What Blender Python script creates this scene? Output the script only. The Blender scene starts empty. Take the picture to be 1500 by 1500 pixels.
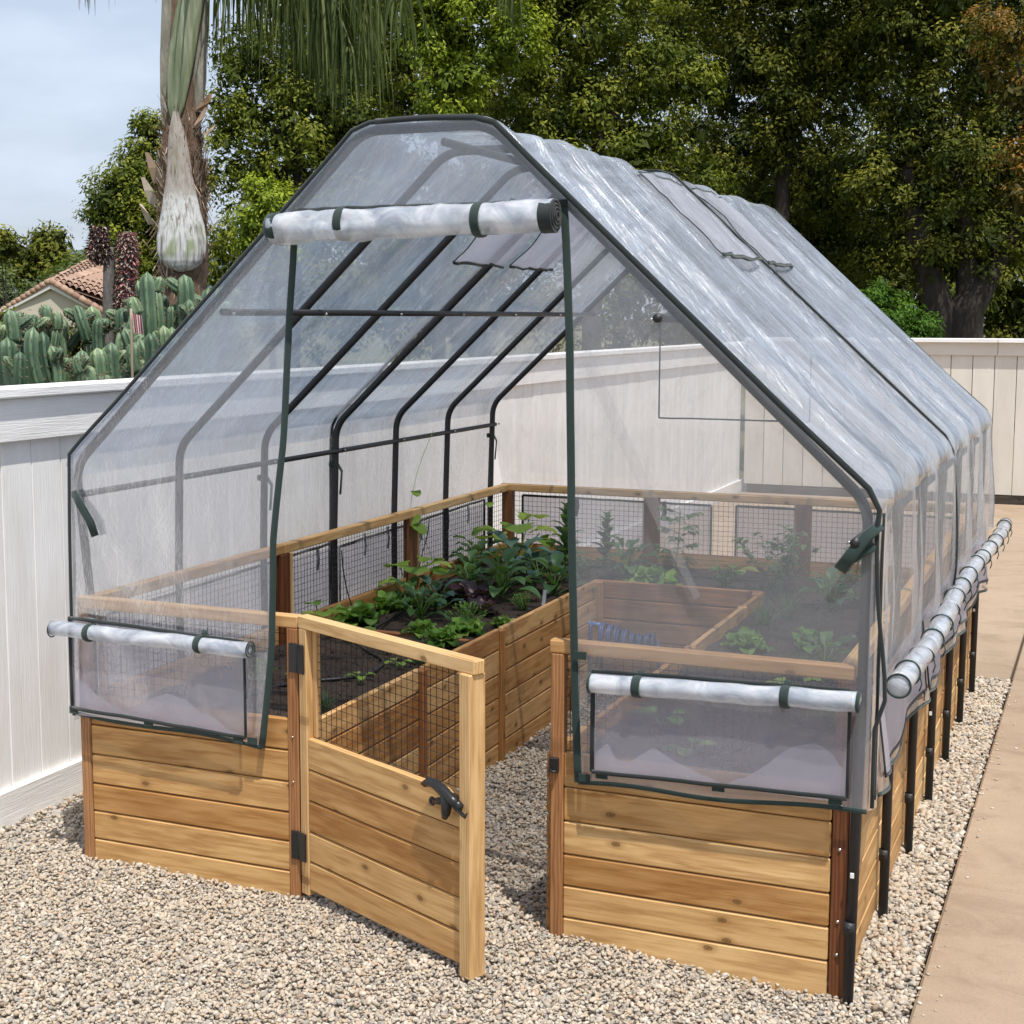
import bpy, bmesh, math, random
import numpy as np
from mathutils import Vector, Matrix, noise
R = math.radians
random.seed(7); RNG = np.random.default_rng(7)
S = bpy.context.scene
COL = S.collection
PI = math.pi

# ------------------------------------------------------------------ camera, sky, sun, exposure
cam = bpy.data.cameras.new("camera"); cam_o = bpy.data.objects.new("camera", cam); COL.objects.link(cam_o)
yw, pt, rl = 0.4063, -0.1175, 0.0007
fw = Vector((-math.sin(yw)*math.cos(pt), math.cos(yw)*math.cos(pt), math.sin(pt)))
rt = Vector((math.cos(yw), math.sin(yw), 0)); up = rt.cross(fw)
rt2 = rt*math.cos(rl)+up*math.sin(rl); up2 = up*math.cos(rl)-rt*math.sin(rl)
CAM = Vector((3.0272, -3.8015, 1.7559))
m = Matrix((( rt2.x, up2.x, -fw.x), (rt2.y, up2.y, -fw.y), (rt2.z, up2.z, -fw.z)))
cam_o.matrix_world = Matrix.Translation(CAM) @ m.to_4x4()
cam.sensor_width = 36; cam.lens = 36*2181.79/1500
cam.shift_x = (750-697.77)/1500; cam.shift_y = (722.99-750)/1500
cam.clip_end = 3000; cam.clip_start = 0.05
S.camera = cam_o

S.view_settings.view_transform = 'Standard'; S.view_settings.look = 'None'
S.view_settings.gamma = 1; S.view_settings.exposure = 0.27
S.render.engine = 'CYCLES'
cy = S.cycles
cy.max_bounces = 8; cy.diffuse_bounces = 3; cy.glossy_bounces = 3; cy.transmission_bounces = 4
cy.transparent_max_bounces = 28; cy.caustics_reflective = False; cy.caustics_refractive = False
cy.use_denoising = True; cy.sample_clamp_indirect = 6

SUN = Vector((0.27, -0.27, 0.91)).normalized()
sl = bpy.data.lights.new("sun", 'SUN'); sl.energy = 4.2; sl.angle = R(0.6); sl.color = (1.0, 0.95, 0.87)
so = bpy.data.objects.new("sun", sl); COL.objects.link(so)
so.rotation_euler = (-SUN).to_track_quat('-Z', 'Y').to_euler()
so.location = (5, -5, 12)

W = bpy.data.worlds.new("World"); S.world = W; W.use_nodes = True
wt = W.node_tree; wt.nodes.clear()
def wn(t): return wt.nodes.new(t)
sky = wn('ShaderNodeTexSky'); sky.sky_type = 'NISHITA'; sky.sun_disc = False
sky.sun_elevation = math.asin(SUN.z); sky.sun_rotation = math.atan2(SUN.x, SUN.y)
sky.air_density = 1.0; sky.dust_density = 2.5; sky.ozone_density = 1.5
tc = wn('ShaderNodeTexCoord'); mp = wn('ShaderNodeMapping'); mp.inputs['Scale'].default_value = (1.6, 1.6, 5.5)
nz = wn('ShaderNodeTexNoise'); nz.inputs['Scale'].default_value = 2.6; nz.inputs['Detail'].default_value = 7; nz.inputs['Roughness'].default_value = .58
rp = wn('ShaderNodeValToRGB'); rp.color_ramp.elements[0].position = .42; rp.color_ramp.elements[1].position = .74
mx = wn('ShaderNodeMixRGB'); mx.inputs[2].default_value = (6.0, 6.7, 8.0, 1)
mxf = wn('ShaderNodeMath'); mxf.operation = 'MULTIPLY_ADD'; mxf.inputs[1].default_value = .40; mxf.inputs[2].default_value = .58
bg = wn('ShaderNodeBackground'); bg.inputs['Strength'].default_value = 0.11
wo = wn('ShaderNodeOutputWorld')
wt.links.new(tc.outputs['Generated'], mp.inputs[0]); wt.links.new(mp.outputs[0], nz.inputs['Vector'])
wt.links.new(nz.outputs['Fac'], rp.inputs[0]); wt.links.new(rp.outputs[0], mxf.inputs[0]); wt.links.new(mxf.outputs[0], mx.inputs[0])
wt.links.new(sky.outputs[0], mx.inputs[1]); wt.links.new(mx.outputs[0], bg.inputs[0]); wt.links.new(bg.outputs[0], wo.inputs[0])

# ------------------------------------------------------------------ material helpers
class NT:
    def __init__(s, name):
        s.m = bpy.data.materials.new(name); s.m.use_nodes = True; s.t = s.m.node_tree; s.t.nodes.clear()
        s.out = s.t.nodes.new('ShaderNodeOutputMaterial')
    def n(s, typ, ins=None, **props):
        x = s.t.nodes.new('ShaderNode'+typ)
        for k, v in props.items(): setattr(x, k, v)
        for k, v in (ins or {}).items(): s.set(x.inputs[k], v)
        return x
    def set(s, inp, v):
        if isinstance(v, bpy.types.NodeSocket): s.t.links.new(v, inp)
        elif isinstance(v, bpy.types.Node): s.t.links.new(v.outputs[0], inp)
        else:
            if isinstance(v, (tuple, list)) and len(v) == 3 and inp.type == 'RGBA': v = (*v, 1)
            inp.default_value = v
    def ramp(s, fac, stops, interp='LINEAR'):
        x = s.t.nodes.new('ShaderNodeValToRGB'); x.color_ramp.interpolation = interp
        e = x.color_ramp.elements
        while len(e) > len(stops): e.remove(e[-1])
        while len(e) < len(stops): e.new(.5)
        for el, (p, c) in zip(e, stops):
            el.position = p; el.color = (*c, 1) if isinstance(c, tuple) else (c, c, c, 1)
        s.set(x.inputs[0], fac); return x
    def attr(s, name): return s.n('Attribute', attribute_name=name)
    def map(s, vec, scale=(1,1,1), loc=(0,0,0)): return s.n('Mapping', {'Vector': vec, 'Scale': scale, 'Location': loc}).outputs[0]
    def noise(s, vec, scale=5, detail=4, rough=.5, dist=0):
        return s.n('TexNoise', {'Vector': vec, 'Scale': scale, 'Detail': detail, 'Roughness': rough, 'Distortion': dist}).outputs['Fac']
    def mix(s, f, a, b, blend='MIX'):
        x = s.n('MixRGB', blend_type=blend); s.set(x.inputs[0], f); s.set(x.inputs[1], a); s.set(x.inputs[2], b); return x.outputs[0]
    def math(s, op, a, b=0, c=0):
        x = s.n('Math', operation=op); s.set(x.inputs[0], a); s.set(x.inputs[1], b)
        if op in ('MULTIPLY_ADD',): s.set(x.inputs[2], c)
        return x.outputs[0]
    def bump(s, h, strength=.3, dist=.01): return s.n('Bump', {'Height': h, 'Strength': strength, 'Distance': dist}).outputs[0]
    def pbsdf(s, **k): return s.n('BsdfPrincipled', {kk.replace('_', ' '): v for kk, v in k.items()})
    def done(s, sh): s.set(s.out.inputs[0], sh); return s.m

def mat_simple(name, col, rough=.6, spec=.5, metal=0, var=0, nscale=20, coat=0):
    t = NT(name); c = col
    tcn = t.n('TexCoord').outputs['Object']
    if var:
        n = t.noise(tcn, nscale, 4)
        c = t.mix(n, tuple(x*(1-var) for x in col), tuple(min(1, x*(1+var)) for x in col))
    b = t.pbsdf(Base_Color=c, Roughness=rough, Metallic=metal)
    b.inputs['Specular IOR Level'].default_value = spec; b.inputs['Coat Weight'].default_value = coat
    return t.done(b)

def mat_wood(name, light, mid, dark, rough=.55, knots=True):
    t = NT(name); g = t.attr('g').outputs['Vector']; r = t.attr('rnd').outputs['Fac']
    grain = t.noise(t.map(g, (1.6, 26, 26)), 3.0, 6, .62, .6)
    fine = t.noise(t.map(g, (3.5, 110, 110)), 3.0, 4, .7)
    wav = t.n('TexWave', {'Vector': t.map(g, (.9, 9, 9)), 'Scale': 3.5, 'Distortion': 7.0, 'Detail': 2.5, 'Detail Scale': 1.2}, bands_direction='Y').outputs['Fac']
    f = t.math('ADD', t.math('MULTIPLY', grain, .55), t.math('MULTIPLY', wav, .3))
    f = t.math('ADD', f, t.math('MULTIPLY', t.math('ADD', fine, -.25), .34))
    c = t.ramp(f, [(.25, dark), (.5, mid), (.78, light)]).outputs[0]
    line = t.ramp(t.noise(t.map(g, (1.1, 75, 75)), 1.6, 3, .5, .5), [(.60, 0), (.68, 1)]).outputs[0]
    c = t.mix(t.math('MULTIPLY', line, .38), c, tuple(x*.8 for x in dark))
    # board to board variation in the stain
    hsv = t.n('HueSaturation', {'Color': c, 'Hue': t.math('MULTIPLY_ADD', r, .014, .491), 'Saturation': t.math('MULTIPLY_ADD', r, -.14, 1.06), 'Value': t.math('MULTIPLY_ADD', r, .42, .76)})
    c = hsv.outputs[0]
    big = t.noise(t.map(g, (2.2, 5, 5)), 1.4, 3)
    c = t.mix(t.math('MULTIPLY', t.ramp(big, [(.5, 0), (.75, 1)]).outputs[0], .38), c, mid, 'MULTIPLY')
    if knots:
        sx = t.n('SeparateXYZ', {0: g})
        v = t.n('TexVoronoi', {'Vector': t.n('CombineXYZ', {0: t.math('MULTIPLY', sx.outputs[0], 5.2), 1: t.math('MULTIPLY', sx.outputs[2], 9.5)}).outputs[0], 'Scale': 1.0, 'Randomness': 1.0}, voronoi_dimensions='2D')
        d = t.math('ADD', v.outputs['Distance'], t.math('MULTIPLY', t.noise(t.map(g, (90, 120, 120)), 1, 3), .04))
        sel = t.ramp(t.n('SeparateColor', {'Color': v.outputs['Color']}).outputs[0], [(.52, 0), (.56, 1)]).outputs[0]
        halo = t.ramp(d, [(.08, 1.0), (.20, 0)]).outputs[0]
        c = t.mix(t.math('MULTIPLY', t.math('MULTIPLY', halo, sel), .55), c, tuple(x*.75 for x in dark))
        k = t.ramp(d, [(.045, .9), (.06, .45), (.078, .95), (.095, 0)]).outputs[0]
        c = t.mix(t.math('MULTIPLY', t.math('MULTIPLY', k, sel), .85), c, tuple(x*.28 for x in dark))
    b = t.pbsdf(Base_Color=c, Roughness=rough, Normal=t.bump(t.math('ADD', fine, t.math('MULTIPLY', grain, .8)), .35, .0015))
    b.inputs['Specular IOR Level'].default_value = .35
    return t.done(b)

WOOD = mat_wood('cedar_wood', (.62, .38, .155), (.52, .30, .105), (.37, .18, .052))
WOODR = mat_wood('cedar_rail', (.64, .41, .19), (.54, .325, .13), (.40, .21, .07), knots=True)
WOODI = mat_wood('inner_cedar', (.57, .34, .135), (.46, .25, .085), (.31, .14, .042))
WOODD = mat_wood('dark_cedar', (.235, .095, .032), (.16, .058, .018), (.085, .028, .010))
WOODM = mat_wood('reddish_cedar', (.42, .21, .08), (.32, .14, .048), (.20, .08, .026))

def mat_paint(name, col, rough=.5, grain=.5, dirt=.1):
    t = NT(name); g = t.attr('g').outputs['Vector']; r = t.attr('rnd').outputs['Fac']
    gr = t.noise(t.map(g, (3, 90, 90)), 2.0, 5, .65, .3)
    pat = t.noise(t.map(g, (1.5, 6, 6)), 1.3, 5, .6)
    c = t.mix(t.ramp(pat, [(.38, 0), (.72, 1)]).outputs[0], col, tuple(x*(1-dirt*k) for x, k in zip(col, (.9, 1.0, 1.15))))
    c = t.n('HueSaturation', {'Color': c, 'Value': t.math('MULTIPLY_ADD', r, .07, .95)}).outputs[0]
    crack = t.ramp(t.noise(t.map(g, (14, 45, 45)), 1.3, 6, .7), [(.27, 1), (.31, 0)]).outputs[0]
    c = t.mix(t.math('MULTIPLY', crack, .35), c, tuple(x*.45 for x in col))
    b = t.pbsdf(Base_Color=c, Roughness=rough, Normal=t.bump(t.math('ADD', gr, pat), grain, .003))
    b.inputs['Specular IOR Level'].default_value = .35
    return t.done(b)
WHITE = mat_paint('white_paint', (.90, .90, .90), .45, .75, .15)
CREAM = mat_paint('cream_paint', (.68, .645, .585), .6, .35, .12)
KICK = mat_wood('weathered_wood', (.10, .075, .06), (.06, .045, .035), (.03, .022, .018))

def mat_vinyl(name, haze=.35, streak=.5, hazecol=(.62, .66, .72), wr=(1.2, 9.0), bump=.35, rough=.12, gloss=1.0, tint=.97, col2=None, fmax=.5):
    """clear crinkled greenhouse film: see-through, scattering and shiny"""
    t = NT(name); g = t.attr('g').outputs['Vector']
    n1 = t.noise(t.map(g, (wr[1], wr[0], 1)), 1.3, 6, .62, .8)
    g2 = t.n('Mapping', {'Vector': g, 'Rotation': (0, 0, R(16))}).outputs[0]
    n2 = t.noise(t.map(g2, (wr[1]*4.2, wr[0]*3.4, 1)), 1.6, 6, .68, 1.6)
    n3 = t.noise(t.map(g, (1.1, .8, 1)), 1.6, 3, .5)
    h = t.math('ADD', n1, t.math('MULTIPLY', n2, .35))
    nor = t.bump(h, bump, .03)
    tr = t.n('BsdfTransparent', {'Color': (tint, tint, tint*1.005)})
    hc = hazecol
    if col2:
        hc = t.mix(t.ramp(t.math('ADD', t.math('MULTIPLY', n1, .55), t.math('MULTIPLY', n2, .45)), [(.42, 0), (.55, 1)]).outputs[0], col2, hazecol)
        hc = t.mix(t.ramp(t.noise(t.map(g, (2.6, 1.1, 1)), 1.0, 4, .6, .5), [(.40, 0), (.62, .75)]).outputs[0], hc, tuple(min(.9, x*1.18) for x in hazecol))
    dif = t.n('BsdfDiffuse', {'Color': hc, 'Normal': nor}); tl = t.n('BsdfTranslucent', {'Color': hc})
    sc = t.n('MixShader', {0: .5, 1: dif.outputs[0], 2: tl.outputs[0]})
    st = t.ramp(n2, [(.50, 0), (.66, 1)]).outputs[0]
    hz = t.math('ADD', haze*.8, t.math('MULTIPLY', st, streak*.5))
    hz = t.math('MULTIPLY', hz, t.math('MULTIPLY_ADD', n3, .9, .55))
    hz = t.n('Clamp', {0: hz, 1: 0.0, 2: .95}).outputs[0]
    m1 = t.n('MixShader', {0: hz, 1: tr.outputs[0], 2: sc.outputs[0]})
    gl = t.n('BsdfGlossy', {'Color': (1, 1, 1), 'Roughness': rough, 'Normal': nor})
    fr = t.n('Fresnel', {'IOR': 1.5, 'Normal': nor})
    ff = t.n('Clamp', {0: t.math('MULTIPLY', fr.outputs[0], gloss*1.4), 1: 0.0, 2: fmax}).outputs[0]
    m2 = t.n('MixShader', {0: ff, 1: m1.outputs[0], 2: gl.outputs[0]})
    return t.done(m2)
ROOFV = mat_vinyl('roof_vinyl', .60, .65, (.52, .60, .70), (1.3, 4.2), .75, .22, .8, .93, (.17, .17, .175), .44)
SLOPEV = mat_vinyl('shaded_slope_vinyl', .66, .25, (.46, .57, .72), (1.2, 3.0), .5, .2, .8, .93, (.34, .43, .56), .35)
WALLV = mat_vinyl('wall_vinyl', .42, .22, (.72, .74, .80), (1.0, 4.0), .7, .18, .7, .95, (.46, .49, .56), .22)
FLAPV = mat_vinyl('clear_vinyl', .30, .07, (.74, .77, .86), (1.1, 1.6), .16, .10, .9, .97, None, .6)
BACKV = mat_vinyl('back_vinyl', .26, .15, (.72, .69, .67), (.9, 2.4), .2, .12, .8)
SCREEN = mat_vinyl('insect_screen', .34, .05, (.76, .74, .86), (1, 1), .05, .6, .15)
SCREENW = mat_vinyl('white_screen', .80, .02, (.72, .70, .80), (1, 1), .3, .6, .12)

def mat_roll():
    t = NT('rolled_vinyl'); g = t.attr('g').outputs['Vector']
    n = t.noise(t.map(g, (5, 9, 9)), 2.0, 5, .6, 1.0)
    c = t.mix(t.ramp(n, [(.35, 0), (.65, 1)]).outputs[0], (.34, .39, .47), (.74, .77, .82))
    b = t.pbsdf(Base_Color=c, Roughness=.16, Normal=t.bump(n, .5, .01))
    b.inputs['Coat Weight'].default_value = .5; b.inputs['Coat Roughness'].default_value = .06
    b.inputs['Subsurface Weight'].default_value = .25; b.inputs['Subsurface Scale'].default_value = .02
    tr = t.n('BsdfTransparent', {'Color': (1, 1, 1)})
    return t.done(t.n('MixShader', {0: .66, 1: tr.outputs[0], 2: b.outputs[0]}))
ROLL = mat_roll()
def mat_fabric(name, col, sc=380):
    t = NT(name); g = t.attr('g').outputs['Vector']
    w = t.n('TexWave', {'Vector': g, 'Scale': sc, 'Distortion': 1.0}, bands_direction='X').outputs['Fac']
    n = t.noise(t.map(g, (30, 30, 30)), 1.0, 4)
    c = t.mix(n, tuple(x*.7 for x in col), tuple(x*1.5 for x in col))
    b = t.pbsdf(Base_Color=c, Roughness=.75, Normal=t.bump(w, .4, .001)); b.inputs['Sheen Weight'].default_value = .2
    return t.done(b)
GREEN = mat_fabric('green_webbing', (.004, .022, .018))
DKTRIM = mat_fabric('dark_trim', (.003, .009, .010))
PIPE = mat_simple('black_metal_pipe', (.016, .017, .020), .5, .5, 0, .25, 60)
BLACKP = mat_simple('black_plastic', (.013, .013, .014), .35, .5, 0, .15, 80)
ZINC = mat_simple('zinc_screw', (.55, .55, .55), .3, .5, .9)
WIRE = mat_simple('black_wire', (.012, .012, .013), .5, .4)
LABELW = mat_simple('white_label', (.75, .75, .75), .5)

# ------------------------------------------------------------------ mesh helpers
class MB:
    def __init__(s, M=None): s.v = []; s.f = []; s.g = []; s.r = []; s.sm = []; s.M = M
    def add(s, vs, fs, gs=None, rnd=None, smooth=False):
        o = len(s.v)
        if s.M: vs = [s.M @ Vector(p) for p in vs]
        s.v += [tuple(p) for p in vs]
        s.g += [tuple(x) for x in (gs or vs)]
        rr = random.random() if rnd is None else rnd
        s.r += (list(rr) if isinstance(rr, (list, tuple, np.ndarray)) else [rr]*len(vs))
        s.f += [tuple(i+o for i in f) for f in fs]; s.sm += [smooth]*len(fs)
    def box(s, c, d, ax=0, bev=.003, rot=None, rnd=None):
        h = [x/2 for x in d]; bev = min(bev, min(h)*.45); vs = []; ix = {}
        sg = [(a, b, e) for a in (-1, 1) for b in (-1, 1) for e in (-1, 1)]
        for q in sg:
            for a in range(3):
                p = [q[k]*(h[k] if k == a else h[k]-bev) for k in range(3)]
                ix[(q, a)] = len(vs); vs.append(Vector(p))
        fs = []
        for a in range(3):
            b, e = [k for k in range(3) if k != a]
            for sa in (-1, 1):
                def q(sb, se):
                    t = [0, 0, 0]; t[a] = sa; t[b] = sb; t[e] = se; return tuple(t)
                f = [ix[(q(-1,-1),a)], ix[(q(1,-1),a)], ix[(q(1,1),a)], ix[(q(-1,1),a)]]
                fs.append(f)
            for sb in (-1, 1):
                for se in (-1, 1):
                    def q2(sa):
                        t = [0,0,0]; t[a] = sa; t[b] = sb; t[e] = se; return tuple(t)
                    fs.append([ix[(q2(-1),b)], ix[(q2(-1),e)], ix[(q2(1),e)], ix[(q2(1),b)]])
        for q in sg: fs.append([ix[(q,0)], ix[(q,1)], ix[(q,2)]])
        # consistent outward winding
        out = []
        for f in fs:
            cc = sum((vs[i] for i in f), Vector())/len(f)
            n = (vs[f[1]]-vs[f[0]]).cross(vs[f[2]]-vs[f[0]])
            out.append(f if n.dot(cc) > 0 else f[::-1])
        off = Vector((random.uniform(0, 30), random.uniform(0, 30), random.uniform(0, 30)))
        o = [ax]+[k for k in range(3) if k != ax]
        gs = [Vector((p[o[0]], p[o[1]], p[o[2]]))+off for p in vs]
        c = Vector(c)
        P = [((rot @ p) if rot else p)+c for p in vs]
        s.add(P, out, gs, rnd)
    def beam(s, a, b, w, h, upv=(0,0,1), bev=.003, rnd=None):
        a = Vector(a); b = Vector(b); x = (b-a); L = x.length; x.normalize()
        u = Vector(upv); y = u.cross(x).normalized(); z = x.cross(y)
        rot = Matrix((x, y, z)).transposed()
        s.box((a+b)/2, (L, w, h), 0, bev, rot, rnd)
    def tube(s, path, r, n=8, cap=True, flat=None, rnd=None, rf=None, smooth=True):
        P = [Vector(p) for p in path]; m = len(P)
        rr = r if isinstance(r, (list, tuple)) else [r]*m
        T = [(P[min(i+1, m-1)]-P[max(i-1, 0)]).normalized() for i in range(m)]
        u = Vector(flat) if flat else (Vector((0,0,1)) if abs(T[0].z) < .9 else Vector((1,0,0)))
        U = (u - T[0]*u.dot(T[0])).normalized()
        vs = []; gs = []; L = 0
        off = random.uniform(0, 20)
        for i in range(m):
            if i: L += (P[i]-P[i-1]).length
            if flat: U = (u - T[i]*u.dot(T[i])).normalized()
            else: U = (U - T[i]*U.dot(T[i])).normalized()
            V = T[i].cross(U)
            for k in range(n):
                a = 2*PI*k/n; q = rf(i, a) if rf else 1
                e = (rr[i] if not isinstance(rr[i], tuple) else 1)
                if isinstance(rr[i], tuple): p = U*math.cos(a)*rr[i][0]+V*math.sin(a)*rr[i][1]
                else: p = (U*math.cos(a)+V*math.sin(a))*rr[i]*q
                vs.append(P[i]+p); gs.append((L+off, a*.02+off, 0))
        fs = [(i*n+k, i*n+(k+1) % n, (i+1)*n+(k+1) % n, (i+1)*n+k) for i in range(m-1) for k in range(n)]
        if cap: fs += [tuple(range(n))[::-1], tuple((m-1)*n+k for k in range(n))]
        s.add(vs, fs, gs, rnd, smooth)
    def ring(s, c, axis, R0, r, n=24, k=6, sx=1.0, tilt=None, rnd=None, flat=None):
        c = Vector(c); a = Vector(axis).normalized(); u = a.orthogonal().normalized(); v = a.cross(u)
        P = [c+(u*math.cos(t)+v*math.sin(t))*R0*(1) + a*(sx*math.cos(t) if sx != 1.0 else 0) for t in [2*PI*i/n for i in range(n)]]
        vs = []; gs = []
        for i in range(n):
            T = (P[(i+1) % n]-P[i-1]).normalized(); U = (P[i]-c).normalized(); V = T.cross(U)
            for j in range(k):
                b = 2*PI*j/k; rx, ry = flat if flat else (r, r)
                vs.append(P[i]+U*math.cos(b)*rx+V*math.sin(b)*ry); gs.append((i*.01, j*.01, 0))
        fs = [(i*k+j, ((i+1) % n)*k+j, ((i+1) % n)*k+(j+1) % k, i*k+(j+1) % k) for i in range(n) for j in range(k)]
        s.add(vs, fs, gs, rnd, True)
    def sheet(s, G, A=None, closed=False, smooth=True, rnd=0.5):
        m = len(G); n = len(G[0])
        vs = [p for row in G for p in row]; gs = [a for row in A for a in row] if A else None
        fs = [(i*n+j, (i+1)*n+j, (i+1)*n+j+1, i*n+j+1) for i in range(m-1) for j in range(n-1)]
        s.add(vs, fs, gs, rnd, smooth)
    def build(s, name, mat, parent=None, fix=False):
        off = WL.get(parent, Vector()) if parent else Vector()
        me = bpy.data.meshes.new(name)
        me.from_pydata([tuple(Vector(p)-off) for p in s.v], [], s.f)
        a = me.attributes.new('g', 'FLOAT_VECTOR', 'POINT'); a.data.foreach_set('vector', np.array(s.g, dtype=np.float32).ravel())
        b = me.attributes.new('rnd', 'FLOAT', 'POINT'); b.data.foreach_set('value', np.array(s.r, dtype=np.float32))
        me.polygons.foreach_set('use_smooth', s.sm)
        me.materials.append(mat)
        if fix:
            bm = bmesh.new(); bm.from_mesh(me); bmesh.ops.recalc_face_normals(bm, faces=bm.faces); bm.to_mesh(me); bm.free()
        me.update()
        o = bpy.data.objects.new(name, me); COL.objects.link(o)
        if parent: o.parent = parent; WL[o] = off
        return o
WL = {}
def fast_mesh(name, verts, faces, mats, parent=None, rnd=None, smooth=False, mi=None):
    """numpy verts (N,3), faces (F,k)"""
    off = WL.get(parent, Vector()) if parent else Vector()
    v = np.asarray(verts, dtype=np.float32) - np.array(off, dtype=np.float32)
    f = np.asarray(faces, dtype=np.int32); F, k = f.shape
    me = bpy.data.meshes.new(name)
    me.vertices.add(len(v)); me.vertices.foreach_set('co', v.ravel())
    me.loops.add(F*k); me.loops.foreach_set('vertex_index', f.ravel())
    me.polygons.add(F); me.polygons.foreach_set('loop_start', np.arange(0, F*k, k, dtype=np.int32))
    if smooth: me.polygons.foreach_set('use_smooth', np.ones(F, dtype=bool))
    for m_ in (mats if isinstance(mats, list) else [mats]): me.materials.append(m_)
    if mi is not None: me.polygons.foreach_set('material_index', np.asarray(mi, dtype=np.int32))
    a = me.attributes.new('rnd', 'FLOAT', 'POINT')
    a.data.foreach_set('value', np.asarray(rnd if rnd is not None else np.full(len(v), .5), dtype=np.float32))
    me.update(calc_edges=True); me.validate()
    o = bpy.data.objects.new(name, me); COL.objects.link(o)
    if parent: o.parent = parent; WL[o] = off
    return o
def thing(name, label, cat, loc=(0,0,0), group=None):
    o = bpy.data.objects.new(name, None); COL.objects.link(o); o.location = loc; WL[o] = Vector(loc)
    o.empty_display_size = .1
    return tag(o, label, cat, group)
def tag(o, label, cat, group=None):
    o['label'] = label; o['category'] = cat
    if group: o['group'] = group
    return o
def structure(o): o['kind'] = 'structure'; return o
def n3(x, y, z): return noise.noise(Vector((x, y, z)))
def lerp(a, b, t): return a+(b-a)*t
def vl(a, b, t): return Vector(a).lerp(Vector(b), t)
def rnd_path(pts, rad, seg=5):
    """polyline with rounded corners"""
    P = [Vector(p) for p in pts]; out = [P[0]]
    for i in range(1, len(P)-1):
        a, b, c = P[i-1], P[i], P[i+1]
        r = min(rad, (a-b).length*.45, (c-b).length*.45)
        p = b+(a-b).normalized()*r; q = b+(c-b).normalized()*r
        for k in range(seg+1):
            t = k/seg; out.append(p*(1-t)**2+b*2*t*(1-t)+q*t*t)
    out.append(P[-1]); return out

# ------------------------------------------------------------------ ground, gravel, concrete
def mat_ground():
    t = NT('earth'); p = t.n('TexCoord').outputs['Object']
    c = t.ramp(t.noise(p, .35, 6), [(.3, (.07, .09, .03)), (.55, (.13, .12, .05)), (.75, (.2, .15, .09))]).outputs[0]
    return t.done(t.pbsdf(Base_Color=c, Roughness=.95))
mb = MB(); mb.add([(-1500,-1500,-.14), (1500,-1500,-.14), (1500,1500,-.14), (-1500,1500,-.14)], [(0,1,2,3)])
structure(mb.build('ground', mat_ground()))

def mat_concrete():
    t = NT('tan_concrete'); p = t.n('TexCoord').outputs['Object']
    a = t.noise(p, .9, 7, .6); b = t.noise(p, 9, 6, .65); c3 = t.noise(p, 160, 2)
    c = t.ramp(a, [(.3, (.31, .235, .170)), (.5, (.39, .30, .222)), (.72, (.45, .355, .272))]).outputs[0]
    c = t.mix(t.math('MULTIPLY', b, .5), c, (.25, .185, .13), 'MIX')
    c = t.mix(t.ramp(c3, [(.35, .25), (.5, 0)]).outputs[0], c, (.18, .12, .08))
    scr = t.ramp(t.noise(t.map(p, (2, 30, 1)), 1.5, 3), [(.72, 0), (.76, .25)]).outputs[0]
    c = t.mix(scr, c, (.5, .4, .32))
    st = t.ramp(t.noise(t.map(p, (1.0, 1.7, 1)), 2.3, 8, .72, .6), [(.50, 0), (.64, .55)]).outputs[0]
    c = t.mix(st, c, (.21, .15, .105))
    sp_ = t.n('TexVoronoi', {'Vector': p, 'Scale': 7.0}).outputs['Distance']
    c = t.mix(t.ramp(sp_, [(.05, .8), (.075, 0)]).outputs[0], c, (.17, .115, .075))
    c = t.mix(1.0, c, (.97, .95, .90), 'MULTIPLY')
    return t.done(t.pbsdf(Base_Color=c, Roughness=.85, Normal=t.bump(c3, .2, .002)))
CONC = mat_concrete()
XE = 2.612
mb = MB()
def slab(x0, x1, y0, y1): mb.box(((x0+x1)/2, (y0+y1)/2, -.045), (x1-x0-.012, y1-y0-.014, .1), 0, .008, rnd=.5)
for y0, y1 in [(-4.5, -1.2), (-1.2, .9), (.9, 3.77)]: slab(XE, 5.2, y0, y1)
for x0, x1 in [(-.44, XE), (XE, 5.2)]:
    for y0, y1 in [(3.77, 6.95), (6.95, 9.4), (9.4, 11.04)]: slab(x0, x1, y0, y1)
for y0, y1 in [(-4.5, .9), (.9, 5.2), (5.2, 11.04)]: slab(5.2, 9.5, y0, y1)
structure(mb.build('concrete_path', CONC))
mb = MB(); mb.add([(-.43, 3.7, -.06), (9.5, 3.7, -.06), (9.5, 11, -.06), (-.43, 11, -.06)], [(0,1,2,3)])
mb.add([(2.58, -4.5, -.061), (9.5, -4.5, -.061), (9.5, 3.9, -.061), (2.58, 3.9, -.061)], [(0,1,2,3)])
structure(mb.build('path_bedding', mat_simple('joint_dirt', (.05, .035, .025), .95)))

def gh(x, y):
    """gravel surface height"""
    h = .006*n3(x*3.1, y*3.1, 1.3) + .012*n3(x*.9, y*.9, 4.2)
    h += -.022*math.exp(-((x-2.45)**2+(y+.05)**2)/.12)
    h += .014*math.exp(-((x-1.55)**2+(y-.0)**2)/.06)
    h += .012*math.exp(-((x-.25)**2+(y+.03)**2)/.05)
    return h
def mat_gravel_base():
    t = NT('gravel_base'); p = t.n('TexCoord').outputs['Object']
    v = t.n('TexVoronoi', {'Vector': p, 'Scale': 75})
    c = t.mix(.4, (.30, .255, .205), t.n('HueSaturation', {'Color': v.outputs['Color'], 'Saturation': .1, 'Value': .6}).outputs[0])
    return t.done(t.pbsdf(Base_Color=c, Roughness=.9))
G = []; xs = np.linspace(-.46, 2.606, 90); ys = np.linspace(-3.2, 3.766, 190)
mb = MB(); mb.sheet([[(x, y, gh(x, y)-.012) for y in ys] for x in xs])
structure(mb.build('gravel_bed', mat_gravel_base()))

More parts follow.
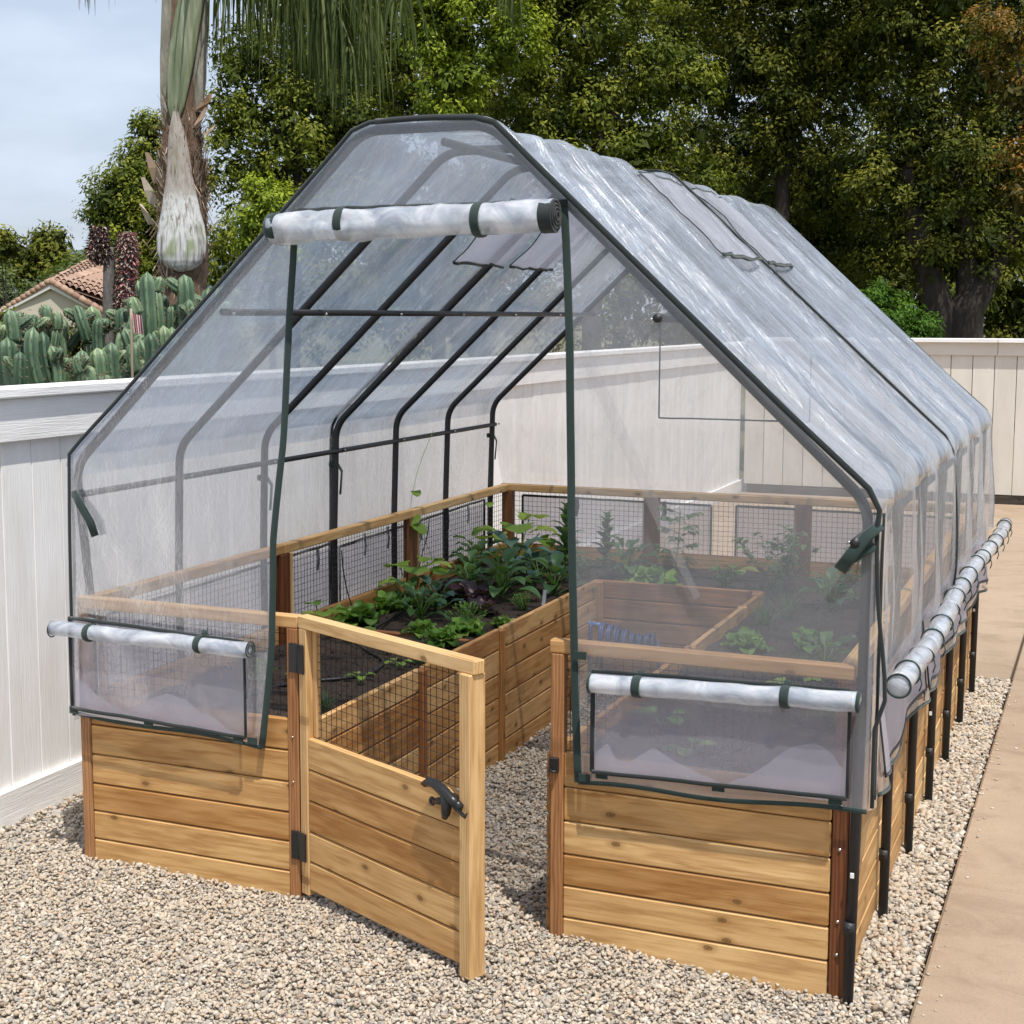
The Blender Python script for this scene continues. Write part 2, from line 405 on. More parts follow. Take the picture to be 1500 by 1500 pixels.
def pebble_mat():
    t = NT('pebble'); r = t.n('ObjectInfo').outputs['Random']; p = t.n('TexCoord').outputs['Object']
    c = t.ramp(r, [(0, (.60, .53, .43)), (.16, (.52, .46, .37)), (.32, (.42, .385, .335)), (.42, (.66, .60, .52)), (.56, (.34, .315, .285)),
                   (.64, (.55, .43, .32)), (.74, (.48, .46, .42)), (.89, (.30, .31, .305)), (.92, (.70, .67, .61)), (.97, (.27, .20, .15)), (1, (.58, .53, .46))], 'CONSTANT').outputs[0]
    n = t.noise(p, 2.4, 5, .7)
    c = t.mix(t.math('MULTIPLY', n, .55), c, (.26, .215, .165), 'MIX')
    c = t.mix(1.0, c, (1.0, .965, .925), 'MULTIPLY')
    return t.done(t.pbsdf(Base_Color=c, Roughness=.72, Normal=t.bump(n, .3, .05)))
PEB = pebble_mat()
pcol = bpy.data.collections.new('pebble_shapes')
for i in range(7):
    bm = bmesh.new(); bmesh.ops.create_icosphere(bm, subdivisions=2, radius=1)
    for v in bm.verts:
        q = v.co.copy(); d = 1+.28*n3(q.x*1.1+i*7, q.y*1.1, q.z*1.1)+.10*n3(q.x*3+i, q.y*3, q.z*3)
        v.co = Vector((q.x*1.0, q.y*(.62+.05*i % .2), q.z*(.42+.03*i)))*d
    me = bpy.data.meshes.new('pebble'); bm.to_mesh(me); bm.free(); me.materials.append(PEB)
    me.polygons.foreach_set('use_smooth', [True]*len(me.polygons))
    pcol.objects.link(bpy.data.objects.new('pebble', me))
pts = []; rot = []; scl = []
def scatter(x0, x1, y0, y1, dens, smin=.0045, smax=.0105, lift=0):
    n = int((x1-x0)*(y1-y0)*dens)
    for _ in range(n):
        x = random.uniform(x0, x1); y = random.uniform(y0, y1)
        if x > XE-.004: continue
        s_ = random.uniform(smin, smax)*(1 if random.random() < .93 else 1.5)
        # level of the stone
        pts.append((x, y, gh(x, y)-.008+random.random()**1.5*.014+lift)); rot.append((random.gauss(0, .45), random.gauss(0, .45), random.uniform(0, 6.283)))
        scl.append(s_)
scatter(-.44, 2.62, -1.15, .02, 13500, .0042, .0092)
scatter(.80, 1.64, 0, 2.78, 9500)
scatter(2.40, 2.62, 0, 3.765, 10500, .006, .0125)
scatter(-.46, .03, 0, 3.7, 4200)
for _ in range(110):
    y = random.uniform(-1, 3.7); x = XE+abs(random.gauss(0, .035))+.004; s_ = random.uniform(.003, .008); pts.append((x, y, .005+s_*.35)); rot.append((0, 0, random.uniform(0, 6.28))); scl.append(s_)
pm = bpy.data.meshes.new('gravel'); pm.vertices.add(len(pts)); pm.vertices.foreach_set('co', np.array(pts, dtype=np.float32).ravel())
a = pm.attributes.new('rot', 'FLOAT_VECTOR', 'POINT'); a.data.foreach_set('vector', np.array(rot, dtype=np.float32).ravel())
a = pm.attributes.new('scl', 'FLOAT', 'POINT'); a.data.foreach_set('value', np.array(scl, dtype=np.float32))
gro = bpy.data.objects.new('gravel', pm); COL.objects.link(gro); gro['kind'] = 'stuff'; gro['label'] = 'small grey and tan river pebbles covering the ground'; gro['category'] = 'gravel'
ng = bpy.data.node_groups.new('scatter', 'GeometryNodeTree')
ng.interface.new_socket('Geometry', in_out='INPUT', socket_type='NodeSocketGeometry'); ng.interface.new_socket('Geometry', in_out='OUTPUT', socket_type='NodeSocketGeometry')
gi = ng.nodes.new('NodeGroupInput'); go = ng.nodes.new('NodeGroupOutput'); ip = ng.nodes.new('GeometryNodeInstanceOnPoints')
ci = ng.nodes.new('GeometryNodeCollectionInfo'); ci.inputs['Collection'].default_value = pcol; ci.inputs['Separate Children'].default_value = True; ci.inputs['Reset Children'].default_value = True
def nattr(nm, ty):
    x = ng.nodes.new('GeometryNodeInputNamedAttribute'); x.data_type = ty; x.inputs['Name'].default_value = nm; return x.outputs['Attribute']
ip.inputs['Pick Instance'].default_value = True
ri = ng.nodes.new('FunctionNodeRandomValue'); ri.data_type = 'INT'; ri.inputs['Min'].default_value = 0; ri.inputs['Max'].default_value = 6
L = ng.links.new
L(gi.outputs[0], ip.inputs['Points']); L(ci.outputs[0], ip.inputs['Instance']); L(ri.outputs['Value'], ip.inputs['Instance Index'])
e2r = ng.nodes.new('FunctionNodeEulerToRotation'); L(nattr('rot', 'FLOAT_VECTOR'), e2r.inputs[0]); L(e2r.outputs[0], ip.inputs['Rotation'])
L(nattr('scl', 'FLOAT'), ip.inputs['Scale']); L(ip.outputs[0], go.inputs[0])
md = gro.modifiers.new('scatter', 'NODES'); md.node_group = ng

# ------------------------------------------------------------------ fences
def fence_left():
    x = -.476
    f = thing('white_fence', 'white painted board fence with capped top rail along the left of the planter', 'fence', (x, 4, 0))
    mb = MB(); y = -3.1
    while y < 11.0:
        w = .158; mb.box((x-.010+random.uniform(-.001, .001), y+w/2, .66), (.02, w-.0045, 1.34), 2, .002); y += w
    mb.build('boards', WHITE, f)
    mb = MB()
    for a in np.arange(-3.1, 11.0, 2.4): mb.box((x+.013, a+1.2, 1.405), (.026, 2.396, .148), 1, .003)
    mb.build('top_rail', WHITE, f)
    mb = MB()
    for a in np.arange(-3.1, 11.0, 2.4): mb.box((x-.012, a+1.2, 1.50), (.125, 2.397, .038), 1, .006)
    mb.build('cap', WHITE, f)
    mb = MB()
    for a in np.arange(-3.1, 11.0, 2.4): mb.box((x+.012, a+1.2, .045), (.024, 2.396, .15), 1, .003)
    mb.build('base_board', WHITE, f)
fence_left()
def fence_back():
    y = 11.1
    f = thing('cream_fence', 'cream painted board fence with white cap at the back of the yard', 'fence', (3, y, 0))
    mb = MB(); x = -.43
    while x < 9.6:
        w = .198; mb.box((x+w/2, y+.01+random.uniform(-.002, .002), .75), (w-.006, .02, 1.33), 2, .003); x += w
    mb.build('boards', CREAM, f)
    mb = MB()
    for a in np.arange(-.43, 9.6, 2.4): mb.box((a+1.2, y-.012, 1.465), (2.396, .024, .12), 0, .003)
    mb.build('top_rail', CREAM, f)
    mb = MB()
    for a in np.arange(-.43, 9.6, 2.4): mb.box((a+1.2, y-.0, 1.545), (2.397, .15, .04), 0, .005)
    mb.build('cap', WHITE, f)
    mb = MB(); mb.box((4.6, y+.02, .02), (10, .03, .125), 0, .003); mb.build('kick_board', KICK, f)
fence_back()

# ------------------------------------------------------------------ raised garden bed (cedar)
BW, BL = 2.44, 3.60
bed = thing('garden_bed', 'U-shaped raised cedar garden bed with wire railing and open gate inside the greenhouse', 'raised garden bed', (1.22, 1.8, 0))
T = .038; RH = .871
def post(x, y, z1=RH-T, mat=WOOD, z0=-.04, w=T, d=T):
    mb = MB(); mb.box((x, y, (z0+z1)/2), (w, d, z1-z0), 2, .003); return mb.build('post', mat, bed)
ROWS = [(-.05, .0735), (.0765, .1665), (.1695, .2585), (.2615, .3545), (.3575, .4525), (.4555, .553)]
def planks(p0, p1, out, mat=WOOD, th=.02, zt=None, M=None, parent=None, rows=ROWS):
    p0 = Vector((*p0, 0)); p1 = Vector((*p1, 0)); d = (p1-p0); L_ = d.length; d.normalize()
    mb = MB(M)
    n = Vector((*out, 0))
    for a, b in rows:
        if zt and b > .5: b = zt
        mb.beam(p0+Vector((0,0,(a+b)/2))+n*0, p1+Vector((0,0,(a+b)/2)), th, b-a, (0,0,1), .005 if b < .5 else .008)
    return mb.build('plank_panel', mat, parent or bed)
def rail(a, b, mat=WOODR, w=T, h=T, M=None, parent=None):
    mb = MB(M); mb.beam(a, b, w, h, (0,0,1), .004); return mb.build('top_rail', mat, parent or bed)
def wires(p0, p1, z0, z1, M=None, parent=None, sp=.0255, r=.0011):
    p0 = Vector((*p0, 0)); p1 = Vector((*p1, 0)); d = p1-p0; L_ = d.length; d.normalize(); nrm = Vector((d.y, -d.x, 0))
    mb = MB(M)
    def bar(a, b):
        ax = (b-a).normalized(); u = nrm; v = ax.cross(u)
        vs = [q+(u*math.cos(t)+v*math.sin(t))*r for q in (a, b) for t in (0, 2.094, 4.189)]
        mb.add(vs, [(0,1,4,3), (1,2,5,4), (2,0,3,5)], None, .5)
    n = int(L_/sp)
    ph = 0
    for i in range(n+1):
        q = p0+d*(i*sp+(L_-n*sp)/2); bar(q+Vector((0,0,z0)), q+Vector((0,0,z1)))
    k = int((z1-z0)/sp)
    for i in range(k+1):
        z = z0+i*sp; bar(p0+Vector((0,0,z))+nrm*r*1.5, p1+Vector((0,0,z))+nrm*r*1.5)
    return mb.build('wire_mesh', WIRE, parent or bed)
h = T/2
# corner and front posts
post(h, h, mat=WOODM); post(.809-h, h, mat=WOODM); post(1.617+h, h, mat=WOODM)
post(BW-h, h, mat=WOODD, w=.044)
post(h+.02, BL-h, mat=WOODD, w=.055, d=.05); post(BW-h, BL-h, mat=WOODD)
yp = [1.22, 2.38]
for y in yp: post(h+.014, y, mat=WOODD, w=T, d=.075); post(BW-h, y, mat=WOODM)
for x in (.84, 1.62): post(x, BL-h, mat=WOODD, w=.08)
# top rails
zr = RH-h
rail((0, h, zr), (.809, h, zr)); rail((1.612, h, zr), (BW+.004, h, zr))
for a, b in [(T+.001, 1.22), (1.221, 2.38), (2.381, BL-T-.001)]:
    rail((h+.012, a, zr), (h+.012, b, zr)); rail((BW-h, a, zr), (BW-h, b, zr))
rail((0, BL-h, zr), (BW, BL-h, zr))
# outer plank panels
planks((T, .014), (.809-T, .014), (0,-1)); planks((1.617+T, .014), (BW-.044, .014), (0,-1))
ys_ = [T, 1.22-h, 1.22+h, 2.38-h, 2.38+h, BL-T]
for a, b in [(.078, 1.20), (1.24, 2.36), (2.40, BL-T)]:
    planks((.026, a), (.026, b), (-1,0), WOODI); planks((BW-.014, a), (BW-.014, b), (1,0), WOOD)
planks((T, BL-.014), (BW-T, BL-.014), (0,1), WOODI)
# inner walls of the walkway
XI0, XI1, YI = .822, 1.602, 2.752
segs = [(.0-.0+T, .80), (.838, 1.53), (1.568, 2.375), (2.413, YI)]
for k, (a, b) in enumerate(segs):
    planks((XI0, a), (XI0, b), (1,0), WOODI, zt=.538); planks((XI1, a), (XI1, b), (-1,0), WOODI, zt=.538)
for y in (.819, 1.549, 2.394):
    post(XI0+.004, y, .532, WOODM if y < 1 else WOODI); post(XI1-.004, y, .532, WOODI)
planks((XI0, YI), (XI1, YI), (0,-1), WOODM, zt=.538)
post(XI0+.02, YI-.02, .532, WOODM); post(XI1-.02, YI-.02, .532, WOODM)
# wire mesh infill
for a, b in [(.042, 1.18), (1.26, 2.34), (2.42, BL-.06)]:
    wires((.034, a), (.034, b), .56, .832); wires((BW-.02, a), (BW-.02, b), .56, .832)
for a, b in [(.07, .80), (.88, 1.58), (1.66, 2.40)]: wires((a, BL-.022), (b, BL-.022), .50, .832)
wires((T+.002, .02), (.809-T-.002, .02), .556, .832); wires((1.617+T+.002, .02), (BW-.046, .02), .556, .832)
# slim mesh battens
for y in (.05, 1.25, 2.41):
    mb = MB(); mb.box((.05, y+.006, .69), (.02, .012, .29), 2, .002); mb.build('mesh_batten', WOODR, bed)
# cross braces across the beds
for (x0, x1, y, z) in [(.03, .81, 1.50, .475), (.03, .81, .82, .452), (1.61, 2.41, 1.55, .475), (1.61, 2.41, .82, .46)]:
    mb = MB(); mb.beam((x0, y, z+.012), (x1, y+.0, z+.004), .03, .02); mb.build('cross_brace', WOODM, bed)
# screws on the dark corner post
for x, z, r_ in [(BW-.02, q, .0045) for q in (.50, .385, .19, .10)]+[(.79, .50, .003), (.79, .36, .003)]:
    mb = MB(); mb.tube([(x, -.004, z), (x, .002, z)], r_, 10); mb.build('screw', ZINC, bed)

# gate: hinged at the left post and swung outwards
GA = R(-25.3)
GM = Matrix.Translation((.815, -.004, .004)) @ Matrix.Rotation(GA, 4, 'Z')
GW = .785
def gate():
    mb = MB(GM)
    mb.box((h, h, (RH-T)/2+.006), (T, T, RH-T-.012), 2, .003, rnd=.75); 
    g = mb.build('gate', WOODR, bed)
    mb = MB(GM); mb.box((GW-h, h, (RH-T)/2+.003), (T*1.15, T*1.5, RH-T-.006), 2, .003, rnd=.8); mb.build('end_post', WOODR, g)
    mb = MB(GM); mb.box((GW/2+.004, h, RH-h), (GW+.012, T, T), 0, .003, rnd=.9); mb.build('gate_rail', WOODR, g)
    rows = [(.03, .118), (.121, .212), (.215, .308), (.311, .404), (.407, .503)]
    mb = MB(GM)
    for i, (a, b) in enumerate(rows): mb.box((GW/2-.003, .014, (a+b)/2), (GW-2*T-.004, .02, b-a), 0, .006, rnd=[.5, .75, .1, .45, .8][i])
    mb.build('plank_panel', WOOD, g)
    mb = MB(GM); mb.box((T+.012, .03, (RH-T+.503)/2), (.02, .016, RH-T-.505), 2, .002); mb.build('mesh_batten', WOODR, g)
    wires((T+.002, .03), (GW-T-.006, .03), .506, .832, GM, g)
    # latch: striker arm, lobe and thumb bar in black plastic
    L0 = Vector((.694, -.018, .476))
    def P(x, z, y=0): return tuple(L0+Vector((x, y, z)))
    mb = MB(GM)
    mb.tube([P(-.080, .030), P(-.062, .040), P(-.035, .040), P(.0, .028), P(.032, .014), (P(.055, .006))], [.010, .0125, .0135, .0155, .0135, .012], 12)
    mb.tube([P(-.092, .028), P(-.078, .031)], [.0045, .006], 8)
    mb.tube([P(.006, .024), P(.012, -.004), P(.008, -.030), P(.002, -.044)], [.015, .016, .013, .008], 12)
    mb.tube([P(.030, .012, .006), P(.066, -.004, .004)], [.016, .014], 6)
    mb.tube([P(.050, .0, -.006), P(.095, -.016, -.008), P(.102, -.004, -.008)], [.006, .005, .0025], 8)
    mb.ring(P(-.048, -.010), (0, 1, 0), .0085, .0045, 18, 6)
    mb.tube([P(-.040, -.008), P(.0, .002)], [.008, .012], 8)
    mb.build('latch', BLACKP, g, fix=True)
gate()
for z in (.745, .165):
    mb = MB(); mb.box((.797, -.004, z), (.030, .006, .088), 2, .003)
    mb.tube([(.8125, -.006, z-.044), (.8125, -.006, z+.044)], .0045, 10)
    mb.M = Matrix.Translation((.815, -.006, 0)) @ Matrix.Rotation(GA, 4, 'Z')
    mb.box((.016, -.003, z), (.030, .006, .088), 2, .003)
    mb.build('hinge', BLACKP, bed)
mb = MB(); mb.box((1.630, -.004, .517), (.028, .012, .042), 2, .003); mb.tube([(1.622, -.014, .505), (1.63, -.016, .500), (1.642, -.014, .502)], .004, 8); mb.build('latch_catch', BLACKP, bed)

# ------------------------------------------------------------------ soil
def mat_soil():
    t = NT('soil'); p = t.n('TexCoord').outputs['Object']
    a = t.noise(p, 6, 8, .7); b = t.noise(p, 90, 5, .7)
    c = t.ramp(a, [(.3, (.020, .012, .008)), (.6, (.045, .027, .018)), (.8, (.085, .052, .034))]).outputs[0]
    c = t.mix(t.ramp(b, [(.62, 0), (.7, .8)]).outputs[0], c, (.17, .10, .06))
    return t.done(t.pbsdf(Base_Color=c, Roughness=.95, Normal=t.bump(t.math('ADD', a, b), .9, .012)))
def soil_h(x, y):
    edge = min(1, max(0, (y)/1.0))
    return .462+.022*edge + .016*n3(x*4, y*4, 0)+.010*n3(x*11, y*11, 3)+.006*n3(x*28, y*28, 5)
mb = MB()
for (x0, x1, y0, y1) in [(.022, XI0-.008, .02, YI), (XI1+.008, BW-.02, .02, YI), (.022, BW-.02, YI-.001, BL-.02)]:
    nx = int((x1-x0)/.018); ny = int((y1-y0)/.018)
    if y0 > 2: y0 = YI+.008
    mb.sheet([[(lerp(x0, x1, i/nx), lerp(y0, y1, j/ny), soil_h(lerp(x0, x1, i/nx), lerp(y0, y1, j/ny))) for j in range(ny+1)] for i in range(nx+1)])
for (x0, x1, y0, y1, n) in [(.03, .80, .03, 2.75, 2600), (1.62, 2.41, .03, 2.75, 2200), (.03, 2.41, 2.77, 3.57, 1500)]:
    for _ in range(n):
        x = random.uniform(x0, x1); y = random.uniform(y0, y1); r_ = random.uniform(.003, .009)
        c = Vector((x, y, soil_h(x, y)+r_*.2)); a = [Vector([random.gauss(0, 1) for _ in range(3)]).normalized()*r_*random.uniform(.6, 1.3) for _ in range(4)]
        mb.add([c+q for q in a], [(0,1,2), (0,2,3), (0,3,1), (1,3,2)])
soil = mb.build('soil', mat_soil()); soil['kind'] = 'stuff'; soil['label'] = 'dark brown crumbly potting soil filling the raised beds'; soil['category'] = 'soil'

# ------------------------------------------------------------------ greenhouse frame (black steel hoops)
frame = thing('hoop_frame', 'black steel tube hoop frame standing around the cedar bed', 'greenhouse frame', (1.22, 1.72, 0))
HY = [0.571*k for k in range(7)]
PR_ = .0140
def hoop(k):
    y = HY[k]; zb = 1.305 - (.016 if k == 0 else 0); dy = -.012 if k == 0 else 0
    P = [(-.003, y, -.05), (-.002, y, .87), (.012, y, zb), (1.045, y, 2.277), (1.43, y, 2.277), (2.466, y, zb), (2.464, y, .8), (2.459-(.006 if k == 0 else 0), y+dy, -.06)]
    if k == 0: P[0] = (.014, .058, -.05); P[1] = (.012, .056, .87); P[2] = (.006, .012, zb)
    mb = MB(); mb.tube(rnd_path(P, .06, 7), PR_, 14); o = mb.build('hoop', PIPE, frame)
    for x, yy in ((-.003 if k else .014, y if k else .058), (2.458-(.006 if k == 0 else 0), y+dy)):
        mb = MB(); mb.tube([(x, yy, .165), (x, yy, .20)], PR_+.0018, 14); pass
        mb.tube([(x, yy-.013, .188), (x, yy-.02, .188)], .004, 8); mb.build('ground_sleeve', PIPE, o)
hoops = [hoop(k) for k in range(7)]
def purlin(a, b, r=.0105):
    mb = MB(); mb.tube([a, b], r, 12); p = mb.build('purlin', PIPE, frame); return p
purlin((1.25, .10, 2.248), (1.25, 3.44, 2.248), .0125)
pl = purlin((.012, -.01, 1.197), (.012, 3.46, 1.197)); pm_ = purlin((.562, .01, 1.772), (.562, 3.44, 1.772))
purlin((2.441, -.045, 1.197), (2.441, 3.44, 1.197), .0125); purlin((1.916, -.03, 1.755), (1.916, 3.44, 1.755), .0115)
for y in HY:
    for (x, z) in ((.024, 1.199), (.574, 1.768)):
        mb = MB(); mb.tube([(x-.002, y+.05, z), (x+.006, y+.05, z)], .0042, 8); mb.build('bolt', ZINC, frame)
for (x, z) in ((2.430, 1.197), (1.908, 1.752)):
    mb = MB(); mb.tube([(x-.004, -.035, z), (x-.006, -.04, z)], .004, 8); mb.build('bolt', ZINC, frame)
for (x, z) in ((.235, 1.525), (.45, 1.72)):
    mb = MB(); mb.tube([(x, -.012, z), (x, -.018, z)], .0035, 8); mb.build('bolt', ZINC, frame)
for (k, z) in ((0, .33), (3, .33), (6, .4)):
    mb = MB(); mb.box((2.457, HY[k]-PR_-.012*(k == 0)-.001, z), (.010, .003, .014), 0, .001); mb.build('sticker', LABELW, frame)

# ------------------------------------------------------------------ greenhouse cover (clear film, green edging)
cover = thing('greenhouse_cover', 'clear crinkled plastic greenhouse cover with rolled up door and dark green edging', 'greenhouse cover', (1.22, 1.72, .5))
CP = rnd_path([(2.489, 0, .80), (2.499, 0, 1.308), (1.442, 0, 2.297), (1.25, 0, 2.303), (1.042, 0, 2.297), (-.006, 0, 1.320), (-.019, 0, .87), (-.024, 0, .47)], .045, 5)
def prof(nseg):
    d = [0]
    for i in range(1, len(CP)): d.append(d[-1]+(CP[i]-CP[i-1]).length)
    out = []; k = 0
    for i in range(nseg+1):
        q = d[-1]*i/nseg
        while k < len(CP)-2 and d[k+1] < q: k += 1
        t = (q-d[k])/max(1e-6, d[k+1]-d[k]); p = CP[k].lerp(CP[k+1], t)
        out.append((p.x, p.z, q))
    return out
def roof(y0, y1, name, ny, seed):
    PF = prof(230); G = []; A = []
    for i, (x, z, s_) in enumerate(PF):
        a = PF[max(0, i-3)]; b = PF[min(len(PF)-1, i+3)]
        tx, tz = b[0]-a[0], b[1]-a[1]; l = math.hypot(tx, tz); nx_, nz_ = tz/l, -tx/l   # outward
        if i < 3: nx_, nz_ = 1, 0
        row = []; ar = []
        for j in range(ny+1):
            y = lerp(y0, y1, j/ny)
            ph = (y/.571) % 1; sag = math.sin(PI*ph)**2
            right = x > 1.3
            side = z < 1.28
            f = n3(y*6.5+s_*.7, s_*.55, seed)*.020 + n3(y*15+s_*2, s_*1.1, seed+5)*.008 + n3(y*34-s_*3, s_*3, seed+9)*.0032
            if side and right:
                k = min(1, (1.28-z)/.4)
                f = f*(1.0+1.2*k) + .014*k*math.sin(y*11+z*2)
                d = .004+max(-.010, f)+.006*k - .022*(abs(math.sin(PI*ph))**.8)*max(0, min(1, (z-1.0)/.3))
            elif side: d = .004+max(-.006, f*.55)
            else:
                edge = min(1, abs(z-1.3)/.25+.15, abs(z-2.28)/.12+.5)
                d = .0025 - .040*(1, .45, .95, .6, 1, .5, .5)[int(max(0, y)/.571) % 7]*(abs(math.sin(PI*ph))**.8)*edge + f*.9*sag + max(0, f)*.25
            if z > 2.2: d = max(d, -.034+.014*n3(y*5, s_*3, 8))
            lx = .019*max(0, 1-max(0, y)/.22) if (side and not right) else 0
            row.append((x+nx_*d+lx, y+.004*n3(s_*3, y, 2), z+nz_*d)); ar.append((y+seed*3, s_, 0))
        G.append(row); A.append(ar)
    iw = [i for i in range(len(PF)) if PF[i][1] > 1.25]; a, b = iw[0], iw[-1]
    c_ = next(i for i in range(len(PF)) if PF[i][0] < 1.25)
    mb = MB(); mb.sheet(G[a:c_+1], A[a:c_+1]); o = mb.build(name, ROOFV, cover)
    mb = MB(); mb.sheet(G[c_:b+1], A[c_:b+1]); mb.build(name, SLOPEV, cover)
    mb = MB(); mb.sheet(G[:a+1], A[:a+1]); mb.build('side_wall', WALLV, cover)
    mb = MB(); mb.sheet(G[b:], A[b:]); mb.build('side_wall', WALLV, cover)
    return o, G
rf, GA1 = roof(-.024, 1.722, 'roof_sheet', 90, 1.0)
rf2, GA2 = roof(1.700, 3.50, 'roof_sheet', 90, 4.0)
def trim(path, w=.011, t=.0022, mat=GREEN, flat=(0,0,1), name='edging', parent=None):
    mb = MB(); mb.tube(path, [(w, t)]*len(path), 8, flat=flat); return mb.build(name, mat, parent or cover)
def edge_path(G, col, step=4, off=(0,0,0), i0=0, i1=None):
    return [tuple(np.array(G[i][col])+np.array(off)+np.array((0,0,0))) for i in range(i0, i1 or len(G), step)]
NM = len(GA1)//2
ep = [(2.501, -.026, z) for z in (.515, .58, .65, .72)]+edge_path(GA1, 0, 3, (-.001, -.004, -.002), 0, NM)
mb = MB(); mb.tube(ep, [((.0055 if p[2] < 1.2 else lerp(.0055, .0085, min(1, (p[2]-1.2)/.15))), .004) for p in ep], 8, flat=(.69, 0, .725)); mb.build('edging', DKTRIM, cover)
trim(edge_path(GA1, 0, 3, (.001, -.004, -.002), NM-3), .0065, .0035, DKTRIM, (-.69, 0, .725))
trim(edge_path(GA1, -1, 3, (0, -.006, .006)), .013, .004, DKTRIM, (0, 1, 0))
trim(edge_path(GA2, -1, 3), .012, .003, GREEN, (0, 1, 0))

def xl(z): return -.004 if z < 1.31 else -.004+(z-1.31)/.972*1.045
def xr(z): return 2.489 if z < 1.31 else 2.489-(z-1.31)/.972*1.05
def flapL(z):
    P = [(.40, .690), (.466, .696), (.771, .735), (1.082, .745), (1.388, .785), (1.747, .806), (1.971, .827), (2.06, .829)]
    for (a, xa), (b, xb) in zip(P, P[1:]):
        if z <= b: return lerp(xa, xb, (z-a)/(b-a))
    return .829
def flapR(z):
    P = [(.40, 1.712), (.483, 1.710), (.761, 1.695), (1.326, 1.682), (1.693, 1.673), (1.982, 1.657), (2.06, 1.650)]
    for (a, xa), (b, xb) in zip(P, P[1:]):
        if z <= b: return lerp(xa, xb, (z-a)/(b-a))
    return 1.65
def front_sheet(fl, fr, z0, z1, nx, nz, seed, bulge=.012, zbot=None):
    G = []; A = []
    for j in range(nz+1):
        row = []; ar = []
        for i in range(nx+1):
            t = i/nx; zb = zbot(t) if zbot else z0; z = lerp(zb, z1, j/nz)
            x = lerp(fl(z), fr(z), t)
            f = n3(x*2.2, z*1.6, seed)*bulge + n3(x*6+z*3, z*3, seed+3)*bulge*.3
            y = -.020 + min(0.004, f) - .010*max(0, (.85-z))/.4
            row.append((x, y, z)); ar.append((x*1.2+seed, z, 0))
        G.append(row); A.append(ar)
    mb = MB(); mb.sheet(G, A); return mb, G
lb = lambda t: lerp(.497, .466, t)-.012*math.sin(PI*t*2.2)*.5
mb, GL = front_sheet(xl, flapL, .47, 2.058, 34, 70, 3.1, .014, lb); fl_ = mb.build('front_flap', FLAPV, cover)
rb = lambda t: lerp(.483, .502, t)+.006*math.sin(t*9)
mb, GR = front_sheet(flapR, xr, .48, 2.058, 34, 70, 8.3, .014, rb); fr_ = mb.build('front_flap', FLAPV, cover)
mb, GT = front_sheet(xl, xr, 2.058, 2.290, 50, 14, 12.7, .010); mb.build('front_gable', FLAPV, cover)
trim([GL[j][-1] for j in range(0, 71, 2)], .0115, .0028, GREEN, (1, 0, 0)); trim([GR[j][0] for j in range(0, 71, 2)], .0115, .0028, GREEN, (1, 0, 0))
trim([GL[0][i] for i in range(0, 35)], .0065, .003); trim([GR[0][i] for i in range(0, 35)], .0065, .003)
trim([(GT[0][i][0], GT[0][i][1]-.003, GT[0][i][2]+.004*n3(i*.3, 0, 0)) for i in range(2, 50)], .010, .003, DKTRIM)
# corner strip that joins the front to the right side wall, with its hem
G = []; A = []
hemR = []
for j in range(41):
    z = lerp(.505, 1.26, j/40); row = []; ar = []
    for i in range(9):
        t = i/8; a = t*PI/2
        row.append((2.480+.026*math.sin(a), -.026+.05*(1-math.cos(a)), z-.0*(t))); ar.append((t*.06, z, 0))
    G.append(row); A.append(ar)
mb = MB(); mb.sheet(G, A); mb.build('corner_strip', FLAPV, cover)
trim([(2.503, -.002+.012*n3(0, z*5, 1), z) for z in np.linspace(.53, 1.27, 40)], .0055, .004, DKTRIM, (0, 1, 0))

# back gable, hanging outside the rear rail
def ybk(z): return 3.475 if z > 1.2 else lerp(3.628, 3.475, max(0, (z-.86))/.34)
G = []; A = []
for j in range(81):
    z = lerp(.46, 2.285, j/80); row = []; ar = []
    for i in range(61):
        t = i/60; x = lerp(xl(z)-.01, xr(z)+.005, t)
        row.append((x, ybk(z)+.010*n3(x*3, z*1.5, 4), z)); ar.append((x+7, z, 0))
    G.append(row); A.append(ar)
mb = MB(); mb.sheet(G, A); mb.build('back_gable', BACKV, cover)
def rect_trim(pts, w=.007, mat=DKTRIM, flat=(0,0,1)):
    mb = MB(); P = [Vector(p) for p in pts]
    for a, b in zip(P, P[1:]):
        n = max(2, int((b-a).length/.06)); mb.tube([a.lerp(b, k/n)+Vector((0, .002*n3(k, a.x*9, 1), .003*n3(k*.7, b.z*7, 2))) for k in range(n+1)], [(w, .003)]*(n+1), 8, flat=((0,0,1) if abs((b-a).normalized().z) < .7 else (1,0,0)))
    mb.build('window_edging', mat, cover)
rect_trim([(.905, 3.462, 1.775), (.905, 3.462, 1.255), (1.66, 3.462, 1.255), (1.66, 3.462, 1.775)], .004)
for x0, x1 in ((.10, 1.14), (1.27, 2.36)):
    rect_trim([(x0, 3.634, .50), (x0, 3.634, .805), (x1, 3.634, .80), (x1, 3.634, .50)], .006)
    mb = MB(); mb.sheet([[(lerp(x0, x1, i/10), 3.632, z) for z in (.48, .8)] for i in range(11)], [[(i*.1, z, 0) for z in (.5, .8)] for i in range(11)]); mb.build('screen', SCREENW, cover)
for x in (.41, .89, 1.61, 2.05): trim([(x, 3.625, .81), (x+.006, 3.622, .76), (x-.004, 3.618, .71)], .013, .003, DKTRIM, (1, 0, 0), 'tie_strap')
